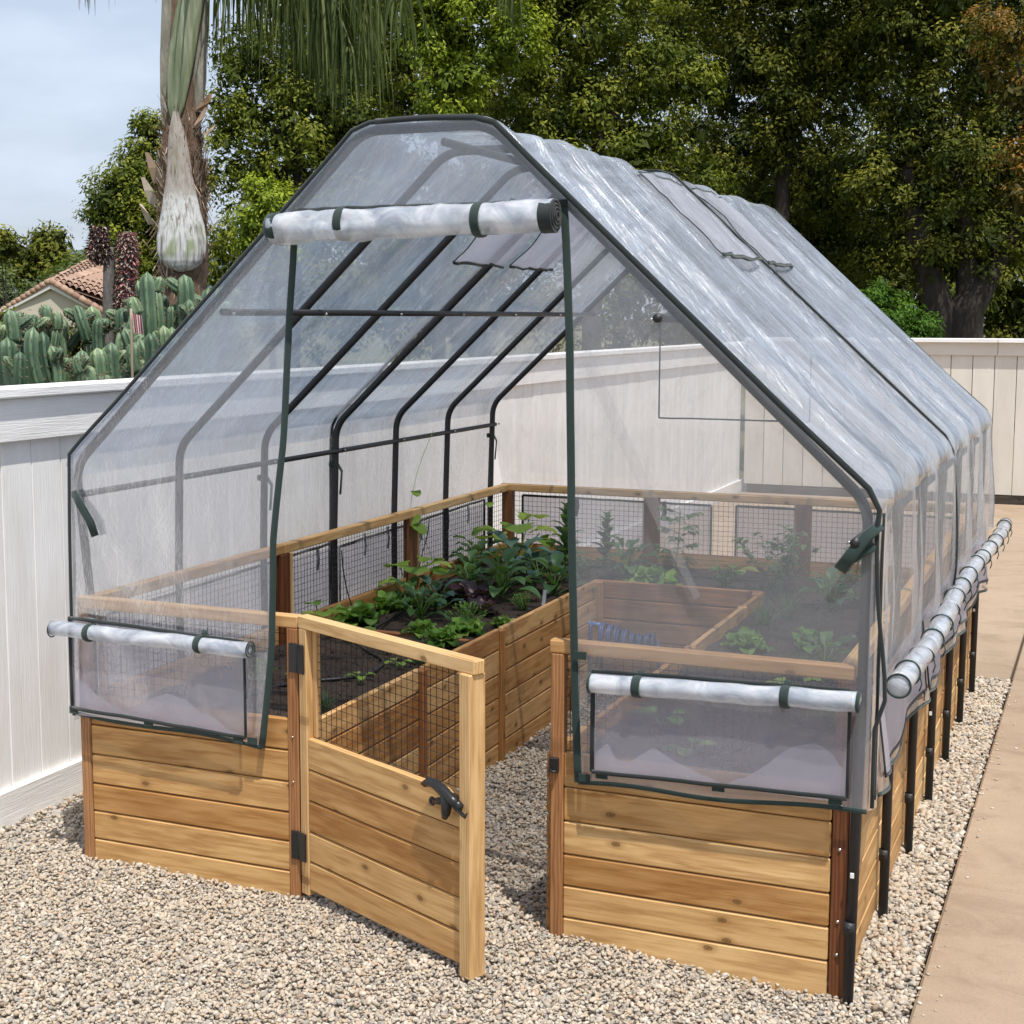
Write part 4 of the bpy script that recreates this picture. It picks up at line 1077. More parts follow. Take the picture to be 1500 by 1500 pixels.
# blue coiled hose on its holder at the end of the walkway
BLUEM = mat_simple('blue_hose', (.02, .07, .26), .22, .6, 0, .2, 30, .4); BLUEL = mat_simple('light_blue_plastic', (.10, .22, .50), .35, .5)
hs = thing('coiled_hose', 'dark blue coiled garden hose hanging sideways inside the far end of the walkway', 'garden hose', (.98, 2.6, .25))
P = []
for i in range(15*18+1):
    t = i/(15*18); a = t*15*2*PI; x = lerp(.885, 1.15, t); R_ = .052+.008*math.sin(t*7)+.004*math.sin(t*31); P.append((x+.004*math.sin(a*.5), 2.625+R_*math.cos(a)*.85, .305-.03*t-.012*math.sin(t*PI)+R_*math.sin(a)))
mb = MB(); mb.tube(P, .0062, 8); mb.build('coil', BLUEM, hs)
mb = MB(); mb.tube([(.835, 2.63, .352), (.895, 2.625, .348)], .011, 12); mb.tube([(.82, 2.63, .352), (.838, 2.63, .352)], .014, 12); mb.build('nozzle', BLUEL, hs)
mb = MB(); mb.tube(rnd_path([(.85, 2.66, .35), (.845, 2.60, .35), (.845, 2.60, .0)], .02), .006, 8); mb.tube([(.885, 2.66, .31), (.885, 2.66, .0)], .006, 8); mb.tube(rnd_path([(1.16, 2.62, .30), (1.17, 2.60, .22), (1.165, 2.60, .0)], .02), .006, 8); mb.build('stand', BLUEM, hs)

# ------------------------------------------------------------------ what stands beyond the fences
def at(u, v, D):
    d = fw+rt2*((u-697.77)/2181.79)-up2*((v-722.99)/2181.79); return CAM+d*D
PX = lambda px, D: px*D/2181.79
def foliage(blobs, leafL=.075, dens=1.0, seed=0, sub=.20, leafW=.42, bright=None, sprig=46, fill=.25):
    """blobs (N,4): centre and radius -> leaf quads gathered in clumps on the blobs' surfaces"""
    g = np.random.default_rng(seed); V = []; RN = []
    for bi, (cx, cy_, cz, r) in enumerate(blobs):
        ns = max(6, int(dens*7.5*(r/sub)**2*.62))
        d = g.normal(size=(ns, 3)); d /= np.linalg.norm(d, axis=1)[:, None]
        c = np.array([cx, cy_, cz])+d*r*g.uniform(.62, 1.08, (ns, 1))*np.array([1, 1, .92]); sr = sub*g.uniform(.55, 1.25, ns)
        tone = g.normal(0, .10, ns)
        for i in range(ns):
            k = int(sprig*1.9*(sr[i]/sub)**1.8)+8
            e = g.normal(size=(k, 3)); e /= np.linalg.norm(e, axis=1)[:, None]
            e[:, 2] = e[:, 2]*.75+.12
            rad = sr[i]*g.uniform(.35, 1.05, (k, 1))
            p = c[i]+e*rad; V.append(np.concatenate([p, e, np.tile(d[i], (k, 1))], 1))
            RN.append(np.clip(.40+tone[i]+.34*(rad[:, 0]/sr[i]-.6)+.10*e[:, 2]+g.normal(0, .05, k)+(bright[bi] if bright else 0), 0, 1))  # shading put into leaf tone: clump tops and rims lighter, cores darker
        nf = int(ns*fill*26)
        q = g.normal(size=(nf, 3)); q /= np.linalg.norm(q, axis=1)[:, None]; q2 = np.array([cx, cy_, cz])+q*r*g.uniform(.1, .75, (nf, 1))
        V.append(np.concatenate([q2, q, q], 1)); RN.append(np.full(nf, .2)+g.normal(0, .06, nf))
    A_ = np.concatenate(V); rn = np.concatenate(RN); n = len(A_)
    p, e, o = A_[:, :3], A_[:, 3:6], A_[:, 6:]
    L_ = leafL*.9*g.uniform(.6, 1.2, (n, 1))*np.where(rn[:, None] < .22, 2.1, .92)
    nor = e*.9+o*.4+g.normal(0, .34, (n, 3))+np.array([0, 0, .45]); nor /= np.linalg.norm(nor, axis=1)[:, None]
    dr = e*.6+g.normal(0, .7, (n, 3))+np.array([0, 0, -.35]); dr -= nor*np.sum(dr*nor, 1)[:, None]; dr /= np.linalg.norm(dr, axis=1)[:, None]+1e-6
    sd = np.cross(nor, dr); mid = p+dr*L_*.45
    W2 = L_*leafW*.5
    Q = np.stack([p, mid+sd*W2-nor*L_*.06, p+dr*L_, mid-sd*W2-nor*L_*.06], 1).reshape(-1, 3)
    F = np.arange(n*4).reshape(-1, 4)
    return Q, F, np.repeat(rn, 4)
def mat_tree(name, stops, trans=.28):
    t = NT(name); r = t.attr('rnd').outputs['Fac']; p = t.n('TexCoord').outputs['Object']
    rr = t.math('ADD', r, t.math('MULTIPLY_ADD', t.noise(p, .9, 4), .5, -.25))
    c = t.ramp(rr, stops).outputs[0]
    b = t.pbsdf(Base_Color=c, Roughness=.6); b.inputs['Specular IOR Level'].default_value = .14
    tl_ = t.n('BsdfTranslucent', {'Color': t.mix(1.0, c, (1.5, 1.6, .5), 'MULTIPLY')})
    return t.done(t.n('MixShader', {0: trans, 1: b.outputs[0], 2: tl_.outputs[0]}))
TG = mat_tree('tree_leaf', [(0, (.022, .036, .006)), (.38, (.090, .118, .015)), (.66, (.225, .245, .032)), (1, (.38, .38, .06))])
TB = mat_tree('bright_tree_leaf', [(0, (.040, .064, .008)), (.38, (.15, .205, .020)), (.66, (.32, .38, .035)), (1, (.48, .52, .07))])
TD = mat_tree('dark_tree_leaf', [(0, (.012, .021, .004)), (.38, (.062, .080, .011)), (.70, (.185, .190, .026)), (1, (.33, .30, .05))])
TR = mat_tree('reddish_tree_leaf', [(0, (.03, .03, .008)), (.3, (.10, .09, .018)), (.55, (.26, .14, .03)), (.85, (.40, .18, .05)), (1, (.42, .26, .08))])
TS = mat_tree('shrub_leaf', [(0, (.02, .05, .008)), (.5, (.07, .15, .018)), (1, (.17, .30, .04))])
def mat_bark(name, a, b, sc=9):
    t = NT(name); g = t.n('TexCoord').outputs['Object']
    n = t.noise(t.map(g, (sc, sc, sc*.25)), 1.5, 7, .65); c = t.ramp(n, [(.3, a), (.7, b)]).outputs[0]
    return t.done(t.pbsdf(Base_Color=c, Roughness=.9, Normal=t.bump(n, .8, .02)))
BARK = mat_bark('bark', (.012, .009, .007), (.050, .038, .028))
def tree(name, label, blobs, D, mat, trunks, leafL=.075, dens=1, seed=1, group='trees beyond the fence', sub=.20, **k):
    B = []; pt_ = []
    for b in blobs:
        d_ = D+(b[3] if len(b) > 3 else 0); q = at(b[0], b[1], d_); B.append((*q, PX(b[2], d_)))
    base = at(*trunks[0][0][:2], D); root = thing(name, label, 'tree', (base.x, base.y, 0), group)
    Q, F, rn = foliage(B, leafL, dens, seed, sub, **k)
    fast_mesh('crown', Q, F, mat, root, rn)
    mb = MB()
    for tr in trunks:
        pts_ = [at(u, v, D) for u, v, r in tr]; rr = [PX(r, D) for u, v, r in tr]
        pts_[0].z = -.3 if pts_[0].z < 1.9 else pts_[0].z
        m_ = []; rad_ = []
        for i in range(len(pts_)-1):
            for q in range(4):
                t = q/4; m_.append(pts_[i].lerp(pts_[i+1], t)+Vector((.03*n3(i*4+q, seed, 0), .03*n3(i*4+q, seed, 9), 0))); rad_.append(lerp(rr[i], rr[i+1], t))
        m_.append(pts_[-1]); rad_.append(rr[-1]); mb.tube(m_, rad_, 9)
    # limbs from the trunk tops to the clumps
    for i, b in enumerate(B):
        if i % 2 == 0:
            tr = min(trunks, key=lambda q: (at(q[-1][0], q[-1][1], D)-Vector(b[:3])).length); a = at(tr[-1][0], tr[-1][1], D); c = Vector(b[:3]); mdl = a.lerp(c, .5)+Vector((0, 0, -.12))
            mb.tube([a, a.lerp(mdl, .6), mdl, mdl.lerp(c, .6), c], [PX(tr[-1][2], D)*q for q in (.8, .6, .45, .3, .12)], 7)
    mb.build('trunk', BARK, root)
    return root
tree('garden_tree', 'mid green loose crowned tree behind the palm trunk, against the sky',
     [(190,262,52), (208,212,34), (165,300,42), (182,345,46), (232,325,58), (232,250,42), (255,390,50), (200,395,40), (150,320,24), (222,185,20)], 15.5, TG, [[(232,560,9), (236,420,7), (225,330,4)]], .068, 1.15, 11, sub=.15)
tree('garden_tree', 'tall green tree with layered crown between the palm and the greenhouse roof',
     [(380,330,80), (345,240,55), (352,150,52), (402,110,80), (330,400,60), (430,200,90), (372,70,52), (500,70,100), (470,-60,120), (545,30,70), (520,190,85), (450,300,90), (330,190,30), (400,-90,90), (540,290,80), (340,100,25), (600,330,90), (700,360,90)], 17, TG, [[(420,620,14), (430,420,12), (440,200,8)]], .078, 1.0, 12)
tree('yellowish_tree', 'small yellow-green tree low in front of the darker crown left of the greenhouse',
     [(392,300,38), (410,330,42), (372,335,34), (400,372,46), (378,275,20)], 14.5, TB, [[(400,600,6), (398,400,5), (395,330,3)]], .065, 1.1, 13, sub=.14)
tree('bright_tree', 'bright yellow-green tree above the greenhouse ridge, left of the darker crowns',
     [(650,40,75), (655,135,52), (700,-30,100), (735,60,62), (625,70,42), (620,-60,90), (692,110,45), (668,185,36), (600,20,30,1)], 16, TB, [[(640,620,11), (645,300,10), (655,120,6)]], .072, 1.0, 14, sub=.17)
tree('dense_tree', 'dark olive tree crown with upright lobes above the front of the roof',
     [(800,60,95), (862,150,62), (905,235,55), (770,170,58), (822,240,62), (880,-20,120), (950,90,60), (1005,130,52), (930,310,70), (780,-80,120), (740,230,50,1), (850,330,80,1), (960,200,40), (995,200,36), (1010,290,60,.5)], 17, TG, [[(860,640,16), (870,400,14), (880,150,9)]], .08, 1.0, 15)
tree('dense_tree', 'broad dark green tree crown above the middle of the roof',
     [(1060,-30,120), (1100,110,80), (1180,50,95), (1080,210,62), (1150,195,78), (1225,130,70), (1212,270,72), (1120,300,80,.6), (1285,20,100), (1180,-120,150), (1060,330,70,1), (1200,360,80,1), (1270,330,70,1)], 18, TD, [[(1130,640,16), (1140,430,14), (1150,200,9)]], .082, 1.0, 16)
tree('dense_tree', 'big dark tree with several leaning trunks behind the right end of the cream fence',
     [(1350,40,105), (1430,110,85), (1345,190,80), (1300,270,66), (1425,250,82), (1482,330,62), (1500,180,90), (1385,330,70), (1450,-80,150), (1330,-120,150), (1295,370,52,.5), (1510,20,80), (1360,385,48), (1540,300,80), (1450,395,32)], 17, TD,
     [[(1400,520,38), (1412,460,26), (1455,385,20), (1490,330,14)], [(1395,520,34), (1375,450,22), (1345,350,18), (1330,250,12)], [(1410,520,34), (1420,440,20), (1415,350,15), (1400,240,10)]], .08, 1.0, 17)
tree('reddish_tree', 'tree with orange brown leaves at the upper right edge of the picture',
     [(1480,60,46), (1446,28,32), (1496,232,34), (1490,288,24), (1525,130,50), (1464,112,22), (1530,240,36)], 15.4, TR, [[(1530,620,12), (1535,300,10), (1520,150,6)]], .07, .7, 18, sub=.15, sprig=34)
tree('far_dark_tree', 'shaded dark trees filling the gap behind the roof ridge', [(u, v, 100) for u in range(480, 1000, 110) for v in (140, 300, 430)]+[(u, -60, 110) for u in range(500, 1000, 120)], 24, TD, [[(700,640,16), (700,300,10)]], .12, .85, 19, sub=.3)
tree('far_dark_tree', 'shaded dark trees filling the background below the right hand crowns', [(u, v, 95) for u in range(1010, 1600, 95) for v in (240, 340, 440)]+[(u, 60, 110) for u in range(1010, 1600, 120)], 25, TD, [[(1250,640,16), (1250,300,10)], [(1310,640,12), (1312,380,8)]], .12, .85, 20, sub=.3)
def bush(name, label, blobs, D, mat, leafL, seed, dens=1, sub=.12, cat='shrub', group=None, **k):
    B = [(*at(u, v, D), PX(r, D)) for u, v, r in blobs]; base = at(blobs[0][0], blobs[0][1], D)
    root = thing(name, label, cat, (base.x, base.y, 0), group); Q, F, rn = foliage(B, leafL, dens, seed, sub, **k); fast_mesh('foliage', Q, F, mat, root, rn)
    mb = MB()
    for b in B: mb.tube([(base.x, base.y, -.3), ((base.x+b[0])/2, (base.y+b[1])/2, b[2]*.45), b[:3]], [.03, .022, .008], 6)
    mb.build('stem', BARK, root)
bush('green_shrub', 'fresh green shrub looking over the cream fence between roof and dark trunks', [(1300,470,40), (1262,452,26), (1340,484,34), (1292,432,20), (1240,470,26), (1320,520,40), (1270,520,40)], 16.2, TS, .06, 31)
# far hillside scrub
THS = mat_tree('scrub_leaf', [(0, (.03, .045, .018)), (.5, (.085, .115, .042)), (1, (.17, .21, .09))])
bush('hillside_scrub', 'pale green scrub on the slope behind the tiled roof', [(30,440,48), (80,430,42), (120,405,34), (10,470,50), (60,480,50), (110,450,40), (150,400,26), (140,440,40), (-30,450,50)], 52, THS, .26, 32, .8, .55, 'scrub', bright=[.1]*9)
for i, (bl, lab) in enumerate([([(20,388,24), (42,378,20), (8,398,20), (36,405,18)], 'round dark tree on the horizon at the left edge'), ([(72,362,13), (66,378,16), (84,382,14), (72,350,7), (80,395,14)], 'dark bushy tree on the horizon standing taller than its neighbours'),
                               ([(2,348,10), (8,358,8), (-8,365,14)], 'dark branch tips of a tree cut by the left edge')]):
    bush('distant_tree', lab, bl, 80 if i < 2 else 40, TD, .42 if i < 2 else .2, 40+i, .9, 1.0 if i < 2 else .35, 'tree', 'distant trees on the left horizon')
bush('valley_scrub', 'band of green scrub on the lower slope beyond the left edge of the yard', [(u, 452+10*math.sin(u), 46) for u in range(-700, -60, 62)], 70, THS, .5, 47, .6, .9, 'scrub', bright=[.05]*11)
bush('hedge', 'low dark green hedge mass beside the tiled roof', [(115,388,16), (135,385,14), (150,392,16), (96,398,14), (160,380,12), (170,400,24)], 60, TG, .3, 45, 1, .6, 'hedge')
# hill on the horizon
hm = NT('hill_scrub'); hp = hm.n('TexCoord').outputs['Object']; hn = hm.noise(hp, .05, 6, .7)
HM = hm.done(hm.pbsdf(Base_Color=hm.ramp(hn, [(.35, (.055, .085, .10)), (.65, (.085, .11, .11))]).outputs[0], Roughness=1))
G = []
for i in range(141):
    u = lerp(-1100, 700, i/140); row = []
    top = 374-10*math.exp(-((u-132)/55)**2)+2*n3(u*.03, 0, 0)+(14+22*n3(u*.006, 3, 0))*min(1, max(0, (-60-u)/300))+60*max(0, abs(u+200)/900-.6)
    for j in range(9):
        t = j/8; D_ = lerp(620, 820, t); q = at(u, 460, D_); z1_ = at(u, top, D_).z; row.append((q.x, q.y, lerp(-12, z1_, math.sin(t*PI/2))+1.2*n3(i*.9, j*.7, 2)*t))
    G.append(row)
mb = MB(); mb.sheet(G); structure(mb.build('hill', HM))

# ------------------------------------------------------------------ tiled house on the left
STUC = mat_simple('stucco', (.50, .46, .38), .9, .2, 0, .08, 3); FASC = mat_simple('white_fascia', (.60, .60, .58), .6)
tlm = NT('clay_tile'); tr_ = tlm.attr('rnd').outputs['Fac']; TILE = tlm.done(tlm.pbsdf(Base_Color=tlm.ramp(tr_, [(0, (.25, .15, .105)), (.4, (.34, .215, .15)), (.7, (.40, .27, .195)), (1, (.28, .19, .14))]).outputs[0], Roughness=.8))
HD = 40.0
hb_ = at(90, 465, HD); house = thing('tiled_house', 'pale stucco house with a terracotta tile roof behind the cacti', 'house', (hb_.x, hb_.y, 0))
gx = rt2; gA = at(16, 452, HD); gB = at(152, 458, HD); gT = at(78, 420, HD)
back = Vector((-.15, 1, 0)).normalized()*.25
mb = MB()
lo = [Vector((gA.x, gA.y, -1)), Vector((gB.x, gB.y, -1)), gB, gT, gA]; hi_ = [p+back for p in lo]
mb.add(lo+hi_, [(0,1,2,3,4), (9,8,7,6,5), (0,5,6,1), (1,6,7,2), (2,7,8,3), (3,8,9,4), (4,9,5,0)]); mb.build('wall', STUC, house, fix=True)
mb = MB(); off = Vector((0, -.10, .03))
for a, b in ((gA+Vector((-.2, 0, -.10)), gT), (gT, gB+Vector((.3, 0, -.15)))): mb.beam(a+off, b+off, .07, .15, (0, 0, 1), .01)
mb.build('fascia', FASC, house)
ridgeR = at(168, 379, HD+5); ridgeL = at(136, 381, HD+5)
def tiles(A_, B_, C_, D_, nu, nv, mbt):
    """roof plane A(bottom left) B(bottom right) C(top right) D(top left), rows of half round tiles"""
    A_, B_, C_, D_ = map(Vector, (A_, B_, C_, D_)); nrm = (B_-A_).cross(D_-A_).normalized()
    mbt.add([A_-nrm*.02, B_-nrm*.02, C_-nrm*.02, D_-nrm*.02], [(0,1,2,3)], None, .3)
    for j in range(nv):
        for i in range(nu):
            u0, u1 = i/nu, (i+1)/nu; v0, v1 = j/nv, (j+1.12)/nv
            def P(u, v, h_): return A_.lerp(B_, u).lerp(D_.lerp(C_, u), min(v, 1))+nrm*h_
            vs = []
            for v_, lift in ((v0, .05), (v1, .005)):
                for k in range(6):
                    t = k/5; vs.append(P(lerp(u0, u1, t), v_, lift+.075*math.sin(PI*t)))
            mbt.add(vs, [(k, k+1, k+7, k+6) for k in range(5)], None, random.random(), True)
mb = MB()
gAo = gA+Vector((-.35, -.1, -.17)); gTo = gT+Vector((0, -.1, .12)); gBo = gB+Vector((.5, -.1, -.22))
tiles(gBo, gBo+(ridgeR-ridgeL)*4.0+back*12, ridgeR+back*2, gTo+back*.4, 16, 10, mb)
eR = at(215, 470, HD); 
tiles(gTo+Vector((.0, 0, 0)), at(240, 470, HD-.6), at(240, 379, HD+6), at(136, 380, HD+6), 18, 13, mb)
tiles(gAo, gTo, at(136, 380, HD+6), at(70, 420, HD+6), 14, 4, mb)
for a, b in ((gAo, gTo), (gTo, gBo)):
    n_ = 11
    for k in range(n_):
        p0 = a.lerp(b, k/n_); p1 = a.lerp(b, (k+1.15)/n_); mb.tube([p0+Vector((0, 0, .05)), p1+Vector((0, 0, .02))], [.10, .085], 8)
mb.build('roof', TILE, house)
# neighbouring building behind the right end of the back fence
nb = at(1490, 470, 26); nbh = thing('beige_building', 'low beige building glimpsed behind the fence at the right edge', 'building', (nb.x, nb.y, 0))
mb = MB(); mb.box((nb.x+2.2, nb.y+1.6, 1.05), (5.2, 3, 2.3), 0, .02, Matrix.Rotation(-.1, 3, 'Z')); mb.build('wall', STUC, nbh)
mb = MB(); mb.box((nb.x+2.2, nb.y+1.5, 2.26), (5.6, 3.5, .10), 0, .02, Matrix.Rotation(-.1, 3, 'Z')); mb.build('roof', mat_simple('grey_roof', (.30, .29, .28), .8), nbh)

# ------------------------------------------------------------------ cacti over the left fence
cm = NT('cactus_skin'); cr = cm.attr('rnd').outputs['Fac']; cp_ = cm.n('TexCoord').outputs['Object']
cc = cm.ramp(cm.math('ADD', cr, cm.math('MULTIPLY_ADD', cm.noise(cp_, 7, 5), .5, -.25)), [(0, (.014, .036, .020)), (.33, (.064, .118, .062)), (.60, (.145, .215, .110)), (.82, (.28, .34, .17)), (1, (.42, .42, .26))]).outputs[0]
CACT = cm.done(cm.pbsdf(Base_Color=cc, Roughness=.55, Normal=cm.bump(cm.noise(cp_, 60, 3), .3, .004)))
SPN = mat_simple('cactus_spine', (.20, .15, .09), .7)
def cactus_stem(mb, sp, top, bot, w, ribs=6, yl=0):
    """ribbed column with a rounded tip"""
    r = w*.50; d = (top-bot); Lg = d.length; n = max(9, int(Lg/.03)); P = []; rr = []
    bend = Vector((random.uniform(-1, 1), random.uniform(-1, 1), 0))*.16*Lg
    for i in range(n+1):
        t = i/n; P.append(bot.lerp(top, t)+bend*math.sin(PI*t)*.5); s_ = (1-t)*Lg
        rr.append(r*(math.sqrt(max(0, 1-(1-min(1, s_/(r*1.7)))**2)) if s_ < r*1.7 else 1)*(1+.06*n3(i*.4, w*50, 0))+.0008)
    ph = random.random()*6; k = ribs*6
    o = len(mb.v); mb.tube(P, rr, k, rf=lambda i, a: .78+.30*abs(math.cos((a+ph)*ribs/2))**.8)
    base = random.uniform(.2, .55)+yl
    for i in range(n+1):
        for j in range(k):
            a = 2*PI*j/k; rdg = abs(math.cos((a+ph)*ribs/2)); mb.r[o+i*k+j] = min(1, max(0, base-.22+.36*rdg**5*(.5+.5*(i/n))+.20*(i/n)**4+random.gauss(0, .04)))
    for j in range(ribs):
        a = (2*PI*j)/ribs-ph
        for i in range(1, n, 2):
            T_ = (P[min(i+1, n)]-P[i-1]).normalized(); U = (Vector((0,0,1))-T_*T_.z) if abs(T_.z) < .9 else (Vector((1,0,0))-T_*T_.x); U.normalize(); V_ = T_.cross(U)
            q = P[i]+(U*math.cos(a)+V_*math.sin(a))*rr[i]*1.04
            for e in range(4):
                dd = ((q-P[i]).normalized()+Vector((random.gauss(0, .7), random.gauss(0, .7), random.gauss(0, .7)))).normalized(); s1 = dd.orthogonal().normalized()*.0014
                sp.add([q+s1, q-s1, q+dd*.016], [(0,1,2)])
def C(x, y): return (x/4.412, 320+y/4.412)
CG = [
 ('cluster of upright green cactus stems at the left edge', 6.3, [(60,590,90,800,95), (45,765,80,1120,105), (130,600,125,800,70), (150,720,150,900,60), (-30,640,-20,1000,90), (10,700,0,1050,60)]),
 ('dark green cactus with thick shaded stem leaning over the fence', 6.1, [(130,860,125,1100,80), (215,700,255,1100,95), (275,730,330,1090,75), (325,820,385,1090,80)]),
 ('tall ribbed cactus in front of the stucco gable', 6.6, [(295,555,315,700,72), (330,650,355,1080,85), (400,630,425,1100,85), (225,620,215,760,75), (372,600,372,720,60)]),
 ('spreading cactus with stems tilted left below the tiled roof', 6.7, [(490,560,570,800,75), (590,565,620,860,115), (545,590,590,800,60), (640,640,640,880,70), (400,890,415,1080,60)]),
 ('low dark cactus stems just above the fence cap', 6.1, [(530,850,545,1080,90), (575,950,580,1090,110), (625,835,650,1080,110), (480,890,510,1080,60), (500,880,520,1000,60)]),
 ('cactus with rounded arms beside the striped flag', 6.5, [(790,575,800,740,105), (850,505,890,620,85), (720,800,745,1080,105), (800,710,860,930,85), (845,655,870,800,90), (680,830,700,1050,70)]),
 ('bright green cactus stems low at the fence beside the tall column', 6.2, [(900,775,925,1100,105), (840,920,835,1080,95), (690,1010,695,1100,70), (960,740,960,1000,80), (1000,860,1000,1050,75), (870,800,880,1000,80)]),
 ('tallest cactus column with a round side arm', 6.9, [(950,345,985,1000,100), (1040,375,1010,480,72), (1060,540,1050,900,80), (1050,490,1065,620,60), (985,600,1000,900,70)]),
 ('broad cactus cluster in front of the palm trunk', 6.9, [(1188,362,1190,640,105), (1140,545,1150,800,95), (1222,520,1235,800,75), (1180,580,1195,800,75), (1110,555,1110,800,60), (1255,480,1255,700,55)]),
 ('cactus stems leaning out beside the roof edge of the greenhouse', 6.6, [(1055,690,1085,1000,85), (1110,700,1125,1000,85), (1290,610,1270,800,70), (1350,450,1345,700,85), (1405,450,1395,700,90), (1460,430,1450,640,75), (1310,520,1310,700,60), (1480,440,1500,600,60)])]
for lab, D_, stems in CG:
    D_ += .25
    pts_ = [at(*C(a, b), D_) for a, b, *_ in stems]; cx = sum(p.x for p in pts_)/len(pts_); cyy = sum(p.y for p in pts_)/len(pts_)
    cx = min(cx, -.72); root = thing('cactus', lab, 'cactus', (cx, cyy, 0), 'cacti growing behind the white fence'); mb = MB(); sp = MB()
    for i, (x0, y0, x1, y1, w) in enumerate(stems):
        dd = D_+random.uniform(-.12, .18)
        tp = at(*C(x0, y0), dd); bt = at(*C(x1, y1), dd); w_ = PX(w/4.412, dd)
        cactus_stem(mb, sp, tp, bt, w_, random.choice((5, 6, 6, 7)), .1*(i % 3 == 1))
        for q in range(random.choice((0, 1, 1, 2))):
            o_ = rt2*random.choice((-1, 1))*w_*random.uniform(.7, 1.1)+Vector((0, random.uniform(-.04, .06), 0)); b2 = bt.lerp(tp, random.uniform(.25, .65)); hgt = (tp-b2).length*random.uniform(.4, .85)
            cactus_stem(mb, sp, b2+o_*1.1+Vector((0, 0, hgt)), b2+o_*.2, w_*random.uniform(.5, .8), 6, .1)
        low = Vector((lerp(bt.x, cx, .35), lerp(bt.y, cyy, .35), bt.z-.35)); cactus_stem(mb, sp, bt+Vector((0, 0, .02)), low, w_*.9, 6); cactus_stem(mb, sp, low+Vector((0, 0, .03)), Vector((cx, cyy, -.2)).lerp(low, .25), w_*.85, 6)
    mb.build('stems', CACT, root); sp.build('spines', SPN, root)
# extra darker foliage behind the cacti keeps the gaps shaded
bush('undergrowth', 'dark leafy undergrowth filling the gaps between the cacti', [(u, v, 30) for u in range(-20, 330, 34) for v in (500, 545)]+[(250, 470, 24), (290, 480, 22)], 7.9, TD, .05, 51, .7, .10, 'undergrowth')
# two old flower columns
DEADM = mat_bark('dry_grey_stem', (.075, .07, .068), (.16, .15, .14), 40); HUSK = NT('dry_husk'); hr_ = HUSK.attr('rnd').outputs['Fac']
HUSKD = HUSK.done(HUSK.pbsdf(Base_Color=HUSK.ramp(hr_, [(0, (.05, .026, .026)), (.35, (.13, .075, .065)), (.6, (.32, .24, .20)), (.9, (.56, .50, .42)), (1, (.55, .16, .18))]).outputs[0], Roughness=.9))
def huskcol(mb, axis, rad, n, ln, bias=0):
    for _ in range(n):
        t = random.random(); i = min(len(axis)-2, int(t*(len(axis)-1))); f = t*(len(axis)-1)-i; p = Vector(axis[i]).lerp(Vector(axis[i+1]), f); r = lerp(rad[i], rad[i+1], f)
        a = random.uniform(0, 6.28); d = Vector((math.cos(a), math.sin(a), random.uniform(-1.2, .3))).normalized(); q = p+Vector((math.cos(a), math.sin(a), 0))*r*random.uniform(.5, 1); s1 = Vector((-math.sin(a), math.cos(a), 0))*ln*.22; e = q+d*ln*random.uniform(.5, 1.2)
        md_ = q.lerp(e, .5)+Vector((0, 0, ln*.15)); mb.add([q, md_+s1, e, md_-s1], [(0,1,2), (0,2,3)], None, min(1, max(0, random.random()*.8+bias+(.25 if random.random() < .03 else 0))))
D_ = 7.6
fc = thing('dried_flower_column', 'dark grey cactus column topped by a clump of withered dark blossoms', 'cactus', (at(161,500,D_).x, at(161,500,D_).y, 0), 'dried columns among the cacti')
mb = MB(); P = [at(u, v, D_) for u, v in ((158,620), (159,505), (159,440), (160,385), (163,362))]; mb.tube(P, [PX(8.5, D_)]*4+[PX(4, D_)], 20, rf=lambda i, a: .93+.09*abs(math.cos(a*6)), smooth=True); mb.build('stem', DEADM, fc)
mb = MB(); huskcol(mb, [at(146,332,D_), at(144,350,D_), at(146,372,D_), at(152,384,D_)], [PX(8, D_), PX(9, D_), PX(17, D_), PX(6, D_)], 1500, .035); mb.build('withered_flowers', HUSKD, fc)
fc = thing('dried_flower_column', 'pale shaggy column of withered pink and cream blossoms right of the dark one', 'cactus', (at(188,500,D_).x, at(188,500,D_).y, 0), 'dried columns among the cacti')
mb = MB(); P = [at(u, v, D_) for u, v in ((178,620), (181,500), (186,420), (187,360), (187,340))]; mb.tube(P, [PX(8, D_)]*4+[PX(6, D_)], 12); mb.build('stem', DEADM, fc)
mb = MB(); huskcol(mb, [at(187,342,D_), at(187,362,D_), at(186,400,D_), at(183,440,D_), at(180,470,D_)], [PX(8, D_), PX(12, D_), PX(11, D_), PX(11, D_), PX(8, D_)], 2400, .034, .28); mb.build('withered_flowers', HUSKD, fc)
# little striped flag among the cacti
fg = thing('striped_flag', 'small red and white striped flag half hidden among the cacti', 'flag', tuple(at(201,470,6.3)))
ft = NT('flag_cloth'); fgv = ft.attr('g').outputs['Vector']; fx = ft.n('SeparateXYZ', {0: fgv}).outputs[0]
fstr = ft.math('GREATER_THAN', ft.math('FRACT', ft.math('MULTIPLY', fx, 4.5)), .5); FLAG = ft.done(ft.pbsdf(Base_Color=ft.mix(fstr, (.55, .52, .52), (.34, .025, .045)), Roughness=.8))
G = []; A = []
for i in range(13):
    row = []; ar = []
    for j in range(13):
        u = lerp(193, 208, i/12)+3*(j/12); v = lerp(458, 486, j/12)+5*(i/12); row.append(at(u, v, 6.3+.02*math.sin(i*.9))); ar.append((i/12, j/12, 0))
    G.append(row); A.append(ar)
mb = MB(); mb.sheet(G, A); mb.build('cloth', FLAG, fg)
mb = MB(); mb.tube([at(192, 452, 6.3), at(192, 470, 6.3), Vector((*at(192, 520, 6.3).xy, .2))], .006, 8); mb.build('pole', mat_simple('flag_pole', (.3, .25, .18), .6), fg)

